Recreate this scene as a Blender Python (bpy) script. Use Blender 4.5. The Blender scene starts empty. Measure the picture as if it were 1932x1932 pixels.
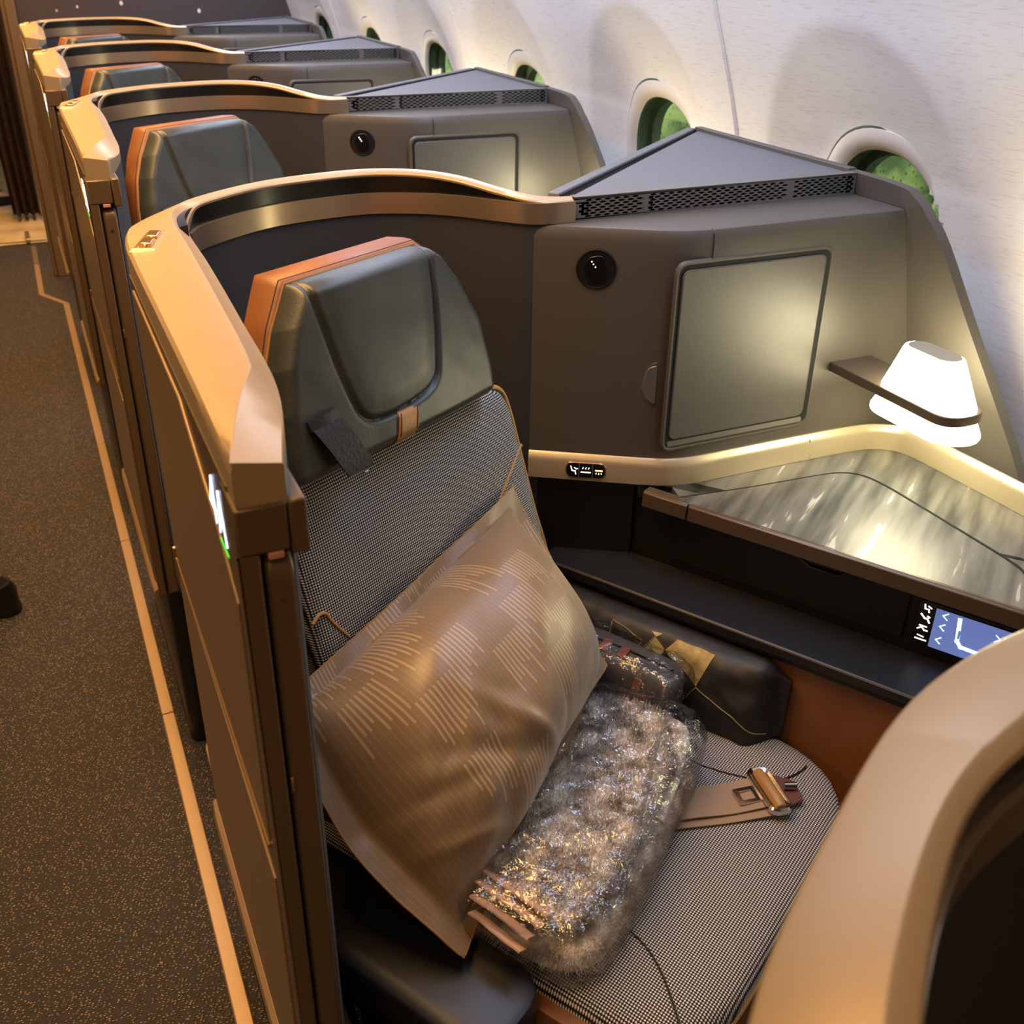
import bpy, bmesh, math, random
from mathutils import Vector, Matrix, noise

random.seed(7)
scene = bpy.context.scene
C = scene.collection

# ------------------------------------------------------------------ camera
cam_data = bpy.data.cameras.new("camera")
cam_data.sensor_width = 36.0
cam_data.lens = 36.0 * 1968.1 / 1932.0
cam_data.clip_start = 0.02
cam_data.dof.use_dof = True
cam_data.dof.focus_distance = 1.35
cam_data.dof.aperture_fstop = 11.0
cam = bpy.data.objects.new("camera", cam_data)
C.objects.link(cam)
RX = Vector((0.91157823, -0.18792416, 0.36566328))
RY = Vector((-0.41094502, -0.4429299, 0.79682953))
RZ = Vector((0.01221968, -0.87663996, -0.48099175))
cam.matrix_world = Matrix(((RX[0], -RX[1], -RX[2], 0.0),
                           (RY[0], -RY[1], -RY[2], 0.0),
                           (RZ[0], -RZ[1], -RZ[2], 1.5),
                           (0, 0, 0, 1)))
scene.camera = cam

# ------------------------------------------------------------------ world, exposure, cabin lights
scene.view_settings.view_transform = 'Standard'
scene.view_settings.look = 'None'
scene.view_settings.exposure = 0.9
scene.view_settings.gamma = 1.0
scene.view_settings.use_curve_mapping = False

world = bpy.data.worlds.new("overcast_day")
scene.world = world
world.use_nodes = True
wn = world.node_tree
wn.nodes["Background"].inputs[0].default_value = (0.80, 0.90, 0.95, 1)
wn.nodes["Background"].inputs[1].default_value = 1.9


def area(name, loc, rot, sx, sy, color, power, spread=180):
    l = bpy.data.lights.new(name, 'AREA')
    l.shape = 'RECTANGLE'; l.size = sx; l.size_y = sy
    l.color = color; l.energy = power
    l.spread = math.radians(spread)
    o = bpy.data.objects.new(name, l)
    o.location = loc; o.rotation_euler = rot
    C.objects.link(o)
    return o


# warm ceiling strip above the aisle, cool wash strip under the luggage bins,
# added warm fill over the cabin centre for the aisle-side faces
area("aisle_ceiling_light", (0.02, 3.75, 2.13), (0, 0, 0), 0.30, 6.0, (1.0, 0.57, 0.21), 50, 120)
area("front_fill_light", (-0.25, -0.9, 2.13), (0, 0, 0), 0.30, 2.2, (1.0, 0.62, 0.30), 6, 130)  # added weak fill, lifts the post faces turned to the camera
area("window_wash_light", (0.80, 3.7, 1.86), (0, math.radians(-22), 0), 0.10, 6.2, (0.58, 0.71, 1.0), 33)
area("centre_fill_light", (-2.1, 2.2, 2.13), (0, 0, 0), 0.5, 8.0, (1.0, 0.72, 0.46), 46)


# ------------------------------------------------------------------ materials
def lin(c):
    def f(v):
        v /= 255.0
        return v / 12.92 if v <= 0.04045 else ((v + 0.055) / 1.055) ** 2.4
    return (f(c[0]), f(c[1]), f(c[2]), 1.0)


M = {}


def nd(nt, t, **kw):
    n = nt.nodes.new(t)
    for k, v in kw.items():
        setattr(n, k, v)
    return n


def mat(name, rgb, rough=0.5, metal=0.0, bump=None, var=None, coat=0.0, spec=0.5, sheen=0.0, emit=None):
    m = bpy.data.materials.new(name)
    m.use_nodes = True
    nt = m.node_tree
    b = nt.nodes["Principled BSDF"]
    b.inputs["Base Color"].default_value = lin(rgb)
    b.inputs["Roughness"].default_value = rough
    b.inputs["Metallic"].default_value = metal
    b.inputs["Specular IOR Level"].default_value = spec
    b.inputs["Coat Weight"].default_value = coat
    b.inputs["Sheen Weight"].default_value = sheen
    if emit:
        b.inputs["Emission Color"].default_value = lin(emit[0])
        b.inputs["Emission Strength"].default_value = emit[1]
    tc = nd(nt, "ShaderNodeTexCoord")
    if var:   # (scale, other colour, sharpness low, high)
        n = nd(nt, "ShaderNodeTexNoise")
        n.inputs["Scale"].default_value = var[0]
        n.inputs["Detail"].default_value = 5
        nt.links.new(tc.outputs["Object"], n.inputs["Vector"])
        r = nd(nt, "ShaderNodeValToRGB")
        r.color_ramp.elements[0].position = var[2]; r.color_ramp.elements[0].color = lin(rgb)
        r.color_ramp.elements[1].position = var[3]; r.color_ramp.elements[1].color = lin(var[1])
        nt.links.new(n.outputs["Fac"], r.inputs["Fac"])
        nt.links.new(r.outputs["Color"], b.inputs["Base Color"])
    if bump:  # (scale, strength, distance)
        n = nd(nt, "ShaderNodeTexNoise")
        n.inputs["Scale"].default_value = bump[0]
        n.inputs["Detail"].default_value = 3
        nt.links.new(tc.outputs["Object"], n.inputs["Vector"])
        bp = nd(nt, "ShaderNodeBump")
        bp.inputs["Strength"].default_value = bump[1]
        bp.inputs["Distance"].default_value = bump[2]
        nt.links.new(n.outputs["Fac"], bp.inputs["Height"])
        nt.links.new(bp.outputs["Normal"], b.inputs["Normal"])
    M[name] = m
    return m


mat("champagne", (172, 148, 112), 0.38, 0.35, bump=(900, 0.04, 0.001))
mat("bronze_post", (106, 86, 62), 0.38, 0.4)
mat("bronze_panel", (132, 107, 78), 0.40, 0.35, bump=(900, 0.04, 0.001))  # bronze made paler: light on the up-facing panel put into the colour
mat("bronze_shaded", (84, 67, 48), 0.42, 0.35)  # same bronze darkened, shade of the side skin put into the colour
mat("bronze_bright", (214, 172, 122), 0.22, 0.9)
mat("band_metal", (166, 146, 120), 0.30, 0.75, bump=(400, 0.03, 0.001))
mat("black_gloss", (10, 9, 8), 0.28)
mat("black_plastic", (13, 12, 12), 0.45, bump=(700, 0.08, 0.001))
mat("black_soft", (24, 25, 31), 0.42, bump=(900, 0.12, 0.001))
mat("lining", (46, 46, 50), 0.75, bump=(1200, 0.25, 0.001))
mat("cabinet_grey", (84, 78, 71), 0.46, 0.15, bump=(800, 0.06, 0.001))
mat("cabinet_door", (88, 84, 79), 0.42, 0.15, bump=(600, 0.22, 0.001))
mat("cabinet_top", (98, 98, 102), 0.5, 0.1, bump=(800, 0.1, 0.001))
mat("grille_metal", (118, 116, 112), 0.36, 0.5)
mat("gap_black", (4, 4, 4), 0.8)
mat("trim_gold", (192, 176, 146), 0.34, 0.55)
mat("table_edge", (88, 72, 58), 0.35, 0.4)
mat("leather_green", (40, 45, 44), 0.42, bump=(420, 0.10, 0.002), var=(14, (54, 57, 52), .35, .75))
mat("leather_orange", (130, 84, 48), 0.5, bump=(420, 0.10, 0.002), var=(9, (116, 70, 36), .4, .7))
mat("leather_tan", (146, 108, 60), 0.45, bump=(300, 0.2, 0.002))
mat("leather_black", (28, 31, 38), 0.38, bump=(220, 0.3, 0.002))
mat("piping_gold", (168, 128, 70), 0.55)
mat("stitch_dark", (60, 30, 16), 0.7)
mat("seam_dark", (14, 14, 14), 0.7)
mat("carpet_edge", (150, 122, 92), 0.35, 0.2, bump=(300, 0.2, 0.001))
mat("sidewall_white", (218, 212, 206), 0.55, bump=(3, 0.0, 0.001))
mat("window_frame", (214, 200, 186), 0.42)
mat("window_reveal", (70, 78, 66), 0.5)
mat("ceiling_panel", (150, 140, 130), 0.7)
mat("curtain_brown", (58, 36, 20), 0.8, bump=(300, 0.3, 0.002))
mat("chrome", (215, 210, 205), 0.12, 1.0)
mat("belt_web", (140, 116, 92), 0.7, bump=(900, 0.4, 0.001))
mat("brown_plate", (86, 52, 40), 0.45)
mat("kit_grey", (62, 60, 62), 0.7, bump=(500, 0.4, 0.001))
mat("kit_leather", (112, 66, 48), 0.5)
mat("bag_black", (22, 20, 20), 0.55, bump=(30, 0.4, 0.005))
mat("gold_print", (158, 142, 94), 0.5, 0.25, bump=(500, 0.5, 0.001), var=(60, (120, 104, 62), .4, .7))
mat("white_cloth", (225, 222, 218), 0.8)
mat("label_ink", (40, 40, 42), 0.8)
mat("satin_hem", (190, 158, 140), 0.38, bump=(60, 0.3, 0.003))
mat("shoe_black", (14, 13, 13), 0.32)
mat("skin", (190, 140, 112), 0.5)
mat("dress_brown", (70, 48, 34), 0.8)
mat("cloth_dark", (30, 28, 30), 0.8)
mat("stocking", (60, 44, 38), 0.6)
mat("tile_floor", (205, 178, 130), 0.45, bump=(6, 0.2, 0.004), var=(7, (170, 140, 96), .4, .7))
mat("metal_strip", (205, 178, 138), 0.3, 0.8)
mat("galley_panel", (120, 92, 66), 0.5)
mat("screw_metal", (150, 130, 105), 0.25, 1.0)
mat("grass", (96, 116, 62), 0.9, var=(2.0, (52, 70, 36), .35, .65))
mat("leaf", (150, 160, 100), 0.8, var=(5.0, (78, 92, 58), .35, .62))
mat("led_white", (255, 255, 255), 0.5, emit=((235, 242, 255), 6.0))
mat("led_sign", (230, 238, 255), 0.5, emit=((205, 220, 255), 1.2))
mat("led_green", (60, 200, 50), 0.5, emit=((40, 190, 40), 0.6))
mat("led_amber", (255, 220, 140), 0.5, emit=((255, 215, 130), 2.5))
mat("icon_white", (240, 240, 235), 0.5, emit=((250, 245, 235), 1.3))
mat("icon_cyan", (180, 240, 250), 0.5, emit=((170, 235, 250), 1.2))
mat("screen_blue", (70, 84, 130), 0.3, emit=((84, 98, 150), 0.75))
mat("red_stop", (190, 130, 110), 0.5)
mat("lamp_shade", (255, 250, 235), 0.5, emit=((255, 244, 198), 13.5))
mat("arm_metal", (92, 80, 68), 0.4, 0.3)
mat("lamp_top", (150, 146, 126), 0.5)


def m_weave(name, axes, scale):
    """black and white hopsack: light dots on a dark ground"""
    m = bpy.data.materials.new(name); m.use_nodes = True
    nt = m.node_tree; b = nt.nodes["Principled BSDF"]
    b.inputs["Roughness"].default_value = 0.85
    tc = nd(nt, "ShaderNodeTexCoord"); sp = nd(nt, "ShaderNodeSeparateXYZ")
    nt.links.new(tc.outputs["Object"], sp.inputs[0])
    s = []
    for k, ax in enumerate(axes):
        mu = nd(nt, "ShaderNodeMath", operation='MULTIPLY'); mu.inputs[1].default_value = scale[k]
        nt.links.new(sp.outputs[ax], mu.inputs[0]); s.append(mu)
    ad = nd(nt, "ShaderNodeMath", operation='ADD'); su = nd(nt, "ShaderNodeMath", operation='SUBTRACT')
    for q in (ad, su):
        nt.links.new(s[0].outputs[0], q.inputs[0]); nt.links.new(s[1].outputs[0], q.inputs[1])
    sn = []
    for q in (ad, su):
        x = nd(nt, "ShaderNodeMath", operation='SINE'); nt.links.new(q.outputs[0], x.inputs[0]); sn.append(x)
    pr = nd(nt, "ShaderNodeMath", operation='MULTIPLY')
    nt.links.new(sn[0].outputs[0], pr.inputs[0]); nt.links.new(sn[1].outputs[0], pr.inputs[1])
    r = nd(nt, "ShaderNodeValToRGB")
    r.color_ramp.elements[0].position = 0.02; r.color_ramp.elements[0].color = lin((12, 12, 16))
    r.color_ramp.elements[1].position = 0.30; r.color_ramp.elements[1].color = lin((206, 200, 196))
    nt.links.new(pr.outputs[0], r.inputs["Fac"]); nt.links.new(r.outputs["Color"], b.inputs["Base Color"])
    bp = nd(nt, "ShaderNodeBump"); bp.inputs["Strength"].default_value = 0.5; bp.inputs["Distance"].default_value = 0.001
    nt.links.new(pr.outputs[0], bp.inputs["Height"]); nt.links.new(bp.outputs["Normal"], b.inputs["Normal"])
    M[name] = m


m_weave("weave_seat", ("X", "Y"), (900, 900))
m_weave("weave_back", ("X", "Z"), (900, 930))


def m_carpet():
    m = bpy.data.materials.new("carpet"); m.use_nodes = True
    nt = m.node_tree; b = nt.nodes["Principled BSDF"]
    b.inputs["Roughness"].default_value = 0.7
    tc = nd(nt, "ShaderNodeTexCoord")
    mp = nd(nt, "ShaderNodeMapping"); mp.inputs["Scale"].default_value = (150, 290, 1)
    mp.inputs["Rotation"].default_value = (0, 0, math.radians(14))
    nt.links.new(tc.outputs["Object"], mp.inputs[0])
    v = nd(nt, "ShaderNodeTexVoronoi"); v.inputs["Scale"].default_value = 1.0
    v.inputs["Randomness"].default_value = 0.6
    nt.links.new(mp.outputs[0], v.inputs["Vector"])
    r = nd(nt, "ShaderNodeValToRGB")
    r.color_ramp.elements[0].position = 0.07; r.color_ramp.elements[0].color = lin((190, 156, 122))
    r.color_ramp.elements[1].position = 0.34; r.color_ramp.elements[1].color = lin((30, 21, 14))
    nt.links.new(v.outputs["Distance"], r.inputs["Fac"])
    n = nd(nt, "ShaderNodeTexNoise"); n.inputs["Scale"].default_value = 60
    nt.links.new(tc.outputs["Object"], n.inputs["Vector"])
    mx = nd(nt, "ShaderNodeMix", data_type='RGBA', blend_type='MULTIPLY'); mx.inputs[0].default_value = 0.7
    r2 = nd(nt, "ShaderNodeValToRGB")
    r2.color_ramp.elements[0].position = 0.35; r2.color_ramp.elements[0].color = (0.35, 0.35, 0.35, 1)
    r2.color_ramp.elements[1].position = 0.62
    nt.links.new(n.outputs["Fac"], r2.inputs["Fac"])
    nt.links.new(r.outputs["Color"], mx.inputs[6]); nt.links.new(r2.outputs["Color"], mx.inputs[7])
    nt.links.new(mx.outputs[2], b.inputs["Base Color"])
    bp = nd(nt, "ShaderNodeBump"); bp.inputs["Strength"].default_value = 0.9; bp.inputs["Distance"].default_value = 0.004
    bp.invert = True
    nt.links.new(v.outputs["Distance"], bp.inputs["Height"]); nt.links.new(bp.outputs["Normal"], b.inputs["Normal"])
    M["carpet"] = m


m_carpet()


def m_marble():
    m = bpy.data.materials.new("marble_grey"); m.use_nodes = True
    nt = m.node_tree; b = nt.nodes["Principled BSDF"]
    b.inputs["Roughness"].default_value = 0.36
    tc = nd(nt, "ShaderNodeTexCoord")
    vr = nd(nt, "ShaderNodeVectorRotate", rotation_type='Z_AXIS'); vr.inputs["Angle"].default_value = math.radians(-36)
    nt.links.new(tc.outputs["Object"], vr.inputs["Vector"])
    mp = nd(nt, "ShaderNodeMapping"); mp.inputs["Scale"].default_value = (0.11, 1, 1)
    nt.links.new(vr.outputs[0], mp.inputs[0])
    n = nd(nt, "ShaderNodeTexNoise"); n.inputs["Scale"].default_value = 52; n.inputs["Detail"].default_value = 3.0
    n.inputs["Distortion"].default_value = 0.0
    nt.links.new(mp.outputs[0], n.inputs["Vector"])
    r = nd(nt, "ShaderNodeValToRGB")
    e = r.color_ramp.elements
    e[0].position = 0.32; e[0].color = lin((54, 55, 56))
    e[1].position = 0.56; e[1].color = lin((92, 92, 90))
    e2 = e.new(0.635); e2.color = lin((98, 98, 96))
    e3 = e.new(0.665); e3.color = lin((158, 156, 150))
    nt.links.new(n.outputs["Fac"], r.inputs["Fac"]); nt.links.new(r.outputs["Color"], b.inputs["Base Color"])
    n2 = nd(nt, "ShaderNodeTexNoise"); n2.inputs["Scale"].default_value = 500
    nt.links.new(tc.outputs["Object"], n2.inputs["Vector"])
    bp = nd(nt, "ShaderNodeBump"); bp.inputs["Strength"].default_value = 0.15; bp.inputs["Distance"].default_value = 0.001
    nt.links.new(n2.outputs["Fac"], bp.inputs["Height"]); nt.links.new(bp.outputs["Normal"], b.inputs["Normal"])
    M["marble_grey"] = m


m_marble()


def m_wall():
    m = M["sidewall_white"]; nt = m.node_tree; b = nt.nodes["Principled BSDF"]
    tc = nd(nt, "ShaderNodeTexCoord")
    mp = nd(nt, "ShaderNodeMapping"); mp.inputs["Scale"].default_value = (60, 30, 420)
    nt.links.new(tc.outputs["Object"], mp.inputs[0])
    n = nd(nt, "ShaderNodeTexNoise"); n.inputs["Scale"].default_value = 1.0; n.inputs["Detail"].default_value = 3
    nt.links.new(mp.outputs[0], n.inputs["Vector"])
    r = nd(nt, "ShaderNodeValToRGB")
    r.color_ramp.elements[0].position = 0.32; r.color_ramp.elements[0].color = lin((216, 203, 190))
    r.color_ramp.elements[1].position = 0.46; r.color_ramp.elements[1].color = lin((230, 218, 206))
    nt.links.new(n.outputs["Fac"], r.inputs["Fac"]); nt.links.new(r.outputs["Color"], b.inputs["Base Color"])


m_wall()


def m_speck():
    m = mat("bulkhead_print", (74, 62, 58), 0.6)
    nt = m.node_tree; b = nt.nodes["Principled BSDF"]
    tc = nd(nt, "ShaderNodeTexCoord")
    mp = nd(nt, "ShaderNodeMapping"); mp.inputs["Scale"].default_value = (15, 1, 12)
    nt.links.new(tc.outputs["Object"], mp.inputs[0])
    v = nd(nt, "ShaderNodeTexVoronoi"); v.inputs["Scale"].default_value = 1.0
    nt.links.new(mp.outputs[0], v.inputs["Vector"])
    r = nd(nt, "ShaderNodeValToRGB")
    r.color_ramp.elements[0].position = 0.10; r.color_ramp.elements[0].color = lin((238, 226, 206))
    r.color_ramp.elements[1].position = 0.13; r.color_ramp.elements[1].color = lin((74, 62, 58))
    nt.links.new(v.outputs["Distance"], r.inputs["Fac"]); nt.links.new(r.outputs["Color"], b.inputs["Base Color"])


m_speck()


def m_pillow():
    m = bpy.data.materials.new("satin_stripe"); m.use_nodes = True
    nt = m.node_tree; b = nt.nodes["Principled BSDF"]
    b.inputs["Roughness"].default_value = 0.42
    b.inputs["Sheen Weight"].default_value = 0.25
    uv = nd(nt, "ShaderNodeUVMap"); sp = nd(nt, "ShaderNodeSeparateXYZ")
    nt.links.new(uv.outputs[0], sp.inputs[0])

    def math_(op, a, bb=None, c=None):
        q = nd(nt, "ShaderNodeMath", operation=op)
        for i, x in enumerate((a, bb, c)):
            if x is None: continue
            if isinstance(x, (int, float)): q.inputs[i].default_value = x
            else: nt.links.new(x, q.inputs[i])
        return q.outputs[0]
    U_, V_ = sp.outputs[0], sp.outputs[1]
    k = math_('MULTIPLY', U_, 84.0)
    fr = math_('FRACT', k)
    cell = math_('FLOOR', k)
    blk = math_('FLOOR', math_('DIVIDE', k, 9.0))
    # every stripe starts and ends at its own height inside its block
    wn1 = nd(nt, "ShaderNodeTexWhiteNoise", noise_dimensions='2D')
    cb = nd(nt, "ShaderNodeCombineXYZ")
    nt.links.new(blk, cb.inputs[0])
    vb = math_('FLOOR', math_('ADD', math_('MULTIPLY', V_, 4.0), math_('MULTIPLY', blk, 0.37)))
    nt.links.new(vb, cb.inputs[1]); nt.links.new(cb.outputs[0], wn1.inputs[0])
    wn2 = nd(nt, "ShaderNodeTexWhiteNoise", noise_dimensions='2D')
    cb2 = nd(nt, "ShaderNodeCombineXYZ"); nt.links.new(cell, cb2.inputs[0]); nt.links.new(vb, cb2.inputs[1])
    nt.links.new(cb2.outputs[0], wn2.inputs[0])
    fv = math_('FRACT', math_('ADD', math_('MULTIPLY', V_, 4.0), math_('MULTIPLY', blk, 0.37)))
    inblock = math_('GREATER_THAN', wn1.outputs[0], 0.56)
    length = math_('LESS_THAN', fv, math_('ADD', math_('MULTIPLY', wn2.outputs[0], 0.5), 0.35))
    thick = math_('MULTIPLY', math_('LESS_THAN', fr, 0.42), math_('MULTIPLY', inblock, length))
    thin = math_('MULTIPLY', math_('LESS_THAN', fr, 0.10), 0.45)
    msk = math_('MAXIMUM', thick, thin)
    mx = nd(nt, "ShaderNodeMix", data_type='RGBA')
    mx.inputs[6].default_value = lin((116, 96, 72)); mx.inputs[7].default_value = lin((152, 131, 102))
    nt.links.new(msk, mx.inputs[0]); nt.links.new(mx.outputs[2], b.inputs["Base Color"])
    M["satin_stripe"] = m


m_pillow()


def m_fur(name, a, c):
    m = mat(name, a, 0.8, sheen=0.6)
    nt = m.node_tree; b = nt.nodes["Principled BSDF"]
    tc = nd(nt, "ShaderNodeTexCoord")
    n = nd(nt, "ShaderNodeTexNoise"); n.inputs["Scale"].default_value = 38; n.inputs["Detail"].default_value = 6
    nt.links.new(tc.outputs["Object"], n.inputs["Vector"])
    r = nd(nt, "ShaderNodeValToRGB")
    r.color_ramp.elements[0].position = 0.36; r.color_ramp.elements[0].color = lin(a)
    r.color_ramp.elements[1].position = 0.66; r.color_ramp.elements[1].color = lin(c)
    nt.links.new(n.outputs["Fac"], r.inputs["Fac"]); nt.links.new(r.outputs["Color"], b.inputs["Base Color"])
    n2 = nd(nt, "ShaderNodeTexNoise"); n2.inputs["Scale"].default_value = 300; n2.inputs["Detail"].default_value = 4
    nt.links.new(tc.outputs["Object"], n2.inputs["Vector"])
    bp = nd(nt, "ShaderNodeBump"); bp.inputs["Strength"].default_value = 0.8; bp.inputs["Distance"].default_value = 0.006
    nt.links.new(n2.outputs["Fac"], bp.inputs["Height"]); nt.links.new(bp.outputs["Normal"], b.inputs["Normal"])


m_fur("fur_grey", (120, 110, 100), (236, 226, 214))


def m_plastic():
    m = bpy.data.materials.new("clear_film"); m.use_nodes = True
    nt = m.node_tree
    for n in list(nt.nodes):
        if n.type == 'BSDF_PRINCIPLED': nt.nodes.remove(n)
    out = [n for n in nt.nodes if n.type == 'OUTPUT_MATERIAL'][0]
    tr = nd(nt, "ShaderNodeBsdfTransparent"); tr.inputs[0].default_value = (0.97, 0.97, 0.98, 1)
    gl = nd(nt, "ShaderNodeBsdfGlossy"); gl.inputs["Roughness"].default_value = 0.07
    tc = nd(nt, "ShaderNodeTexCoord")
    v = nd(nt, "ShaderNodeTexVoronoi", feature='F1'); v.inputs["Scale"].default_value = 24
    n = nd(nt, "ShaderNodeTexNoise"); n.inputs["Scale"].default_value = 22; n.inputs["Detail"].default_value = 5
    nt.links.new(tc.outputs["Object"], n.inputs["Vector"])
    mxv = nd(nt, "ShaderNodeMix", data_type='RGBA'); mxv.inputs[0].default_value = 0.12
    nt.links.new(tc.outputs["Object"], mxv.inputs[6]); nt.links.new(n.outputs["Color"], mxv.inputs[7])
    nt.links.new(mxv.outputs[2], v.inputs["Vector"])
    ad = nd(nt, "ShaderNodeMath", operation='ADD')
    nt.links.new(v.outputs["Distance"], ad.inputs[0]); nt.links.new(n.outputs["Fac"], ad.inputs[1])
    bp = nd(nt, "ShaderNodeBump"); bp.inputs["Strength"].default_value = 0.35; bp.inputs["Distance"].default_value = 0.012
    nt.links.new(ad.outputs[0], bp.inputs["Height"])
    nt.links.new(bp.outputs["Normal"], gl.inputs["Normal"])
    fr = nd(nt, "ShaderNodeFresnel"); fr.inputs["IOR"].default_value = 1.55
    nt.links.new(bp.outputs["Normal"], fr.inputs["Normal"])
    mu = nd(nt, "ShaderNodeMath", operation='MULTIPLY_ADD'); mu.inputs[1].default_value = 0.45; mu.inputs[2].default_value = 0.05
    nt.links.new(fr.outputs[0], mu.inputs[0])
    mi = nd(nt, "ShaderNodeMixShader")
    nt.links.new(mu.outputs[0], mi.inputs[0]); nt.links.new(tr.outputs[0], mi.inputs[1]); nt.links.new(gl.outputs[0], mi.inputs[2])
    nt.links.new(mi.outputs[0], out.inputs["Surface"])
    M["clear_film"] = m


m_plastic()


def m_pane():
    m = bpy.data.materials.new("window_glass"); m.use_nodes = True
    nt = m.node_tree
    for n in list(nt.nodes):
        if n.type == 'BSDF_PRINCIPLED': nt.nodes.remove(n)
    out = [n for n in nt.nodes if n.type == 'OUTPUT_MATERIAL'][0]
    tc = nd(nt, "ShaderNodeTexCoord")
    v = nd(nt, "ShaderNodeTexVoronoi"); v.inputs["Scale"].default_value = 95
    nt.links.new(tc.outputs["Object"], v.inputs["Vector"])
    r = nd(nt, "ShaderNodeValToRGB")
    r.color_ramp.elements[0].position = 0.18; r.color_ramp.elements[0].color = (0.30, 0.40, 0.22, 1)
    r.color_ramp.elements[1].position = 0.30; r.color_ramp.elements[1].color = (0.72, 0.80, 0.62, 1)
    nt.links.new(v.outputs["Distance"], r.inputs["Fac"])
    tr = nd(nt, "ShaderNodeBsdfTransparent"); nt.links.new(r.outputs["Color"], tr.inputs[0])
    gl = nd(nt, "ShaderNodeBsdfGlossy"); gl.inputs["Roughness"].default_value = 0.05
    mi = nd(nt, "ShaderNodeMixShader"); mi.inputs[0].default_value = 0.05
    nt.links.new(tr.outputs[0], mi.inputs[1]); nt.links.new(gl.outputs[0], mi.inputs[2])
    nt.links.new(mi.outputs[0], out.inputs["Surface"])
    M["window_glass"] = m


m_pane()


# ------------------------------------------------------------------ mesh helpers (world coordinates in, parent space out)
def tag(o, label=None, cat=None, group=None, kind=None):
    if label: o["label"] = label
    if cat: o["category"] = cat
    if group: o["group"] = group
    if kind: o["kind"] = kind
    return o


def empty(name, loc, rz=0.0):
    o = bpy.data.objects.new(name, None)
    o.empty_display_size = 0.05
    o.location = loc; o.rotation_euler = (0, 0, rz)
    C.objects.link(o)
    o["_m"] = [v for r in (Matrix.Translation(loc) @ Matrix.Rotation(rz, 4, 'Z')) for v in r]
    return o


MW = {}


def mwof(o):
    if o is None: return Matrix.Identity(4)
    m = MW.get(o.name)
    if m is not None: return m
    return Matrix.Translation(o.location) @ o.rotation_euler.to_matrix().to_4x4()


def fin(name, bm, material, parent=None, smooth=35, bevel=0.0, seg=2, uv=None, flat=False):
    """bm holds world coordinates -> one mesh object"""
    bmesh.ops.remove_doubles(bm, verts=bm.verts, dist=1e-6)
    bmesh.ops.recalc_face_normals(bm, faces=bm.faces)
    P = mwof(parent)
    if parent is not None:
        bm.transform(P.inverted())
    me = bpy.data.meshes.new(name)
    bm.to_mesh(me); bm.free()
    me.materials.append(M[material])
    if not flat:
        for p in me.polygons: p.use_smooth = True
        me.set_sharp_from_angle(angle=math.radians(smooth))
    o = bpy.data.objects.new(name, me)
    C.objects.link(o)
    if parent is not None:
        o.parent = parent
        MW[o.name] = P.copy()
    if bevel > 0:
        b = o.modifiers.new("bevel", 'BEVEL'); b.width = bevel; b.segments = seg
        b.limit_method = 'ANGLE'; b.angle_limit = math.radians(30); b.harden_normals = False
    return o


def part(name, bm, material, parent, **k):
    return fin(name, bm, material, parent, **k)


def nb(): return bmesh.new()


def v3(*a): return Vector(a)


def box(bm, lo, hi, mtx=None):
    x0, y0, z0 = lo; x1, y1, z1 = hi
    vs = [(x0, y0, z0), (x1, y0, z0), (x1, y1, z0), (x0, y1, z0), (x0, y0, z1), (x1, y0, z1), (x1, y1, z1), (x0, y1, z1)]
    vs = [bm.verts.new((mtx @ Vector(v)) if mtx else v) for v in vs]
    for f in ((0, 3, 2, 1), (4, 5, 6, 7), (0, 1, 5, 4), (1, 2, 6, 5), (2, 3, 7, 6), (3, 0, 4, 7)):
        bm.faces.new([vs[i] for i in f])
    return bm


def hull(bm, bot, top):
    """prism between two equal length closed loops of 3D points"""
    a = [bm.verts.new(p) for p in bot]; b = [bm.verts.new(p) for p in top]
    n = len(a)
    bm.faces.new(a[::-1]); bm.faces.new(b)
    for i in range(n):
        j = (i + 1) % n
        bm.faces.new((a[i], a[j], b[j], b[i]))
    return bm


def loft(bm, rings, closed=True, caps=True):
    R = [[bm.verts.new(p) for p in r] for r in rings]
    n = len(R[0])
    for k in range(len(R) - 1):
        for i in range(n if closed else n - 1):
            j = (i + 1) % n
            bm.faces.new((R[k][i], R[k][j], R[k + 1][j], R[k + 1][i]))
    if caps and closed:
        bm.faces.new(R[0][::-1]); bm.faces.new(R[-1])
    return bm


def tube(bm, path, r, n=8, caps=True):
    path = [Vector(p) for p in path]
    rings = []
    up = Vector((0, 0, 1))
    for i, p in enumerate(path):
        t = (path[min(i + 1, len(path) - 1)] - path[max(i - 1, 0)]).normalized()
        ref = up if abs(t.dot(up)) < 0.95 else Vector((1, 0, 0))
        a = t.cross(ref).normalized(); b = a.cross(t).normalized()
        rr = r[i] if isinstance(r, (list, tuple)) else r
        rings.append([p + a * (rr * math.cos(q)) + b * (rr * math.sin(q)) for q in [2 * math.pi * k / n for k in range(n)]])
    return loft(bm, rings, True, caps)


def spline(pts, n):
    """Catmull-Rom through pts, n samples per span"""
    pts = [Vector(p) for p in pts]
    out = []
    for i in range(len(pts) - 1):
        p0 = pts[max(i - 1, 0)]; p1 = pts[i]; p2 = pts[i + 1]; p3 = pts[min(i + 2, len(pts) - 1)]
        for k in range(n):
            t = k / n
            out.append(0.5 * ((2 * p1) + (p2 - p0) * t + (2 * p0 - 5 * p1 + 4 * p2 - p3) * t * t + (3 * p1 - p0 - 3 * p2 + p3) * t ** 3))
    out.append(pts[-1])
    return out


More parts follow.
